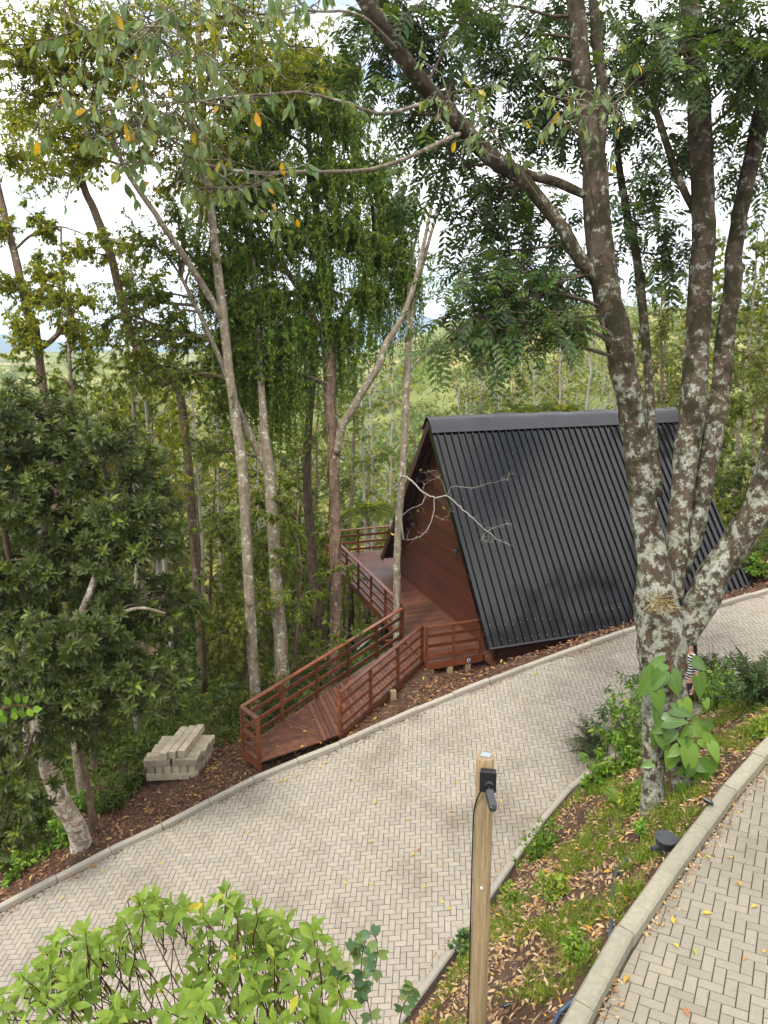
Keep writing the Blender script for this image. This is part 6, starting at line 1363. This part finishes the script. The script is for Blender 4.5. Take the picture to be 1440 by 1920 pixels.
# ---------------------------------------------------------------- person on the drive, mostly hidden by the trunk
pf = on_plane(PM, 1283, 1342); person = empty('person', tuple(pf), math.radians(-80)); tag(person, 'person in striped top standing behind the lichen trunk', 'person')
def skin_mesh(name, J, E_, mat, parent, root=0, sub=2):
    me = bpy.data.meshes.new(name); me.from_pydata([j[:3] for j in J], E_, []); o = link(name, me, parent, mat)
    m = o.modifiers.new('skin', 'SKIN'); m.use_smooth_shade = True
    for i, j in enumerate(J): me.skin_vertices[0].data[i].radius = (j[3], j[4] if len(j) > 4 else j[3])
    me.skin_vertices[0].data[root].use_root = True
    s = o.modifiers.new('sub', 'SUBSURF'); s.levels = sub; s.render_levels = sub; return o
J = [(0, 0, .92, .13, .10), (0, 0, 1.12, .115, .085), (0, .0, 1.32, .135, .09), (0, 0, 1.43, .07, .06), (0, -.01, 1.50, .045), (0, -.02, 1.56, .068, .078), (0, -.02, 1.64, .075, .092), (0, -.015, 1.70, .06, .07),
     (-.17, 0, 1.40, .05), (-.19, -.16, 1.43, .042), (-.19, -.29, 1.48, .036), (-.17, -.43, 1.57, .031), (-.15, -.58, 1.66, .026), (-.14, -.65, 1.70, .03, .018),
     (.17, 0, 1.40, .05), (.25, .02, 1.15, .042), (.27, -.02, .92, .033), (.27, -.05, .80, .026), (.27, -.06, .73, .03, .016),
     (-.09, 0, .80, .085), (-.10, -.01, .48, .058), (-.10, .01, .12, .038), (-.10, .0, .05, .04), (-.11, -.14, .03, .032), (.09, 0, .80, .085), (.10, -.02, .48, .058), (.11, .01, .12, .038), (.11, 0, .05, .04), (.12, -.14, .03, .032)]
Eg = [(0, 1), (1, 2), (2, 3), (3, 4), (4, 5), (5, 6), (6, 7), (3, 8), (8, 9), (9, 10), (10, 11), (11, 12), (12, 13), (3, 14), (14, 15), (15, 16), (16, 17), (17, 18), (0, 19), (19, 20), (20, 21), (21, 22), (22, 23), (0, 24), (24, 25), (25, 26), (26, 27), (27, 28)]
for hx, hy, hz_, sgn, dn in ((-.14, -.65, 1.70, 1, 1), (.27, -.06, .73, -1, -1)):     # five fingers on each hand
    b = len(J); hand = 13 if dn == 1 else 18
    for f in range(4):
        ox = (f - 1.5) * .018; k = len(J); ln = (.06, .07, .065, .05)[f]
        J += [(hx + ox, hy - .01, hz_ + dn * .035, .0085), (hx + ox, hy - .025, hz_ + dn * (.035 + ln * .6), .008), (hx + ox * 1.1, hy - .05, hz_ + dn * (.035 + ln * .85), .007)]; Eg += [(hand, k), (k, k + 1), (k + 1, k + 2)]
    k = len(J); J += [(hx + sgn * .035, hy - .02, hz_ - dn * .0, .010), (hx + sgn * .05, hy - .04, hz_ + dn * .035, .0085)]; Eg += [(hand, k), (k, k + 1)]
skin_mesh('body', J, Eg, M['skin'], person)
skin_mesh('striped_top', [(0, 0, .84, .155, .125), (0, 0, .98, .15, .115), (0, 0, 1.14, .135, .105), (0, 0, 1.32, .155, .11), (0, 0, 1.43, .085, .075), (-.17, 0, 1.40, .066), (-.19, -.14, 1.425, .058), (.17, 0, 1.40, .066), (.225, .015, 1.24, .06), (.25, .02, 1.14, .055)], [(0, 1), (1, 2), (2, 3), (3, 4), (4, 5), (5, 6), (4, 7), (7, 8), (8, 9)], M['striped_cloth'], person)
skin_mesh('trousers', [(0, 0, .90, .148, .118), (-.09, 0, .80, .10), (-.10, -.01, .48, .072), (-.10, .01, .10, .055), (.09, 0, .80, .10), (.10, -.02, .48, .072), (.11, .01, .10, .055)], [(0, 1), (1, 2), (2, 3), (0, 4), (4, 5), (5, 6)], M['trousers'], person)
skin_mesh('hair', [(0, .01, 1.70, .082, .092), (0, .03, 1.64, .09, .085), (0, .065, 1.54, .085, .05), (.03, .075, 1.42, .07, .035), (.05, .08, 1.33, .04, .025)], [(0, 1), (1, 2), (2, 3), (3, 4)], M['hair'], person)
fc = MB()
for sx in (-.03, .03): fc.lathe((sx, -.108, 1.635), [(.001, -.009), (.010, -.004), (.010, .004), (.001, .009)], 8)
fc.build('eyes', M['hair'], person); MB().tube([(0, -.105, 1.635), (0, -.126, 1.60), (0, -.108, 1.592)], [.008, .014, .010], 8).build('nose', M['skin'], person, True)
MB().tube([(-.025, -.098, 1.565), (0, -.106, 1.562), (.025, -.098, 1.565)], [.004, .007, .004], 6).build('mouth', M['dry_stem'], person)
ph_ = MB().box((-.14, -.70, 1.75), (.075, .01, .15), Matrix.Rotation(-.3, 3, 'X')).build('phone', M['black_plastic'], None, bevel=.004); ph_.matrix_world = person.matrix_basis.copy() if False else Matrix.Translation(pf) @ Matrix.Rotation(math.radians(-80), 4, 'Z'); tag(ph_, 'black phone held up by the person behind the trunk', 'phone')

# ---------------------------------------------------------------- the air: everything from the drive to the blue mountains stands in it
m, t, o = newmat('haze'); pv = N(t, 'ShaderNodeVolumePrincipled'); pv.inputs['Color'].default_value = (.62, .80, 1.0, 1); pv.inputs['Density'].default_value = .00028; pv.inputs['Anisotropy'].default_value = .2
t.links.new(pv.outputs[0], o.inputs['Volume'])
hb = MB().box((0, 0, -80), (9400, 9400, 720)).build('haze', m); tag(hb, 'thin bluish haze between the drive and far mountains', 'haze', kind='stuff')
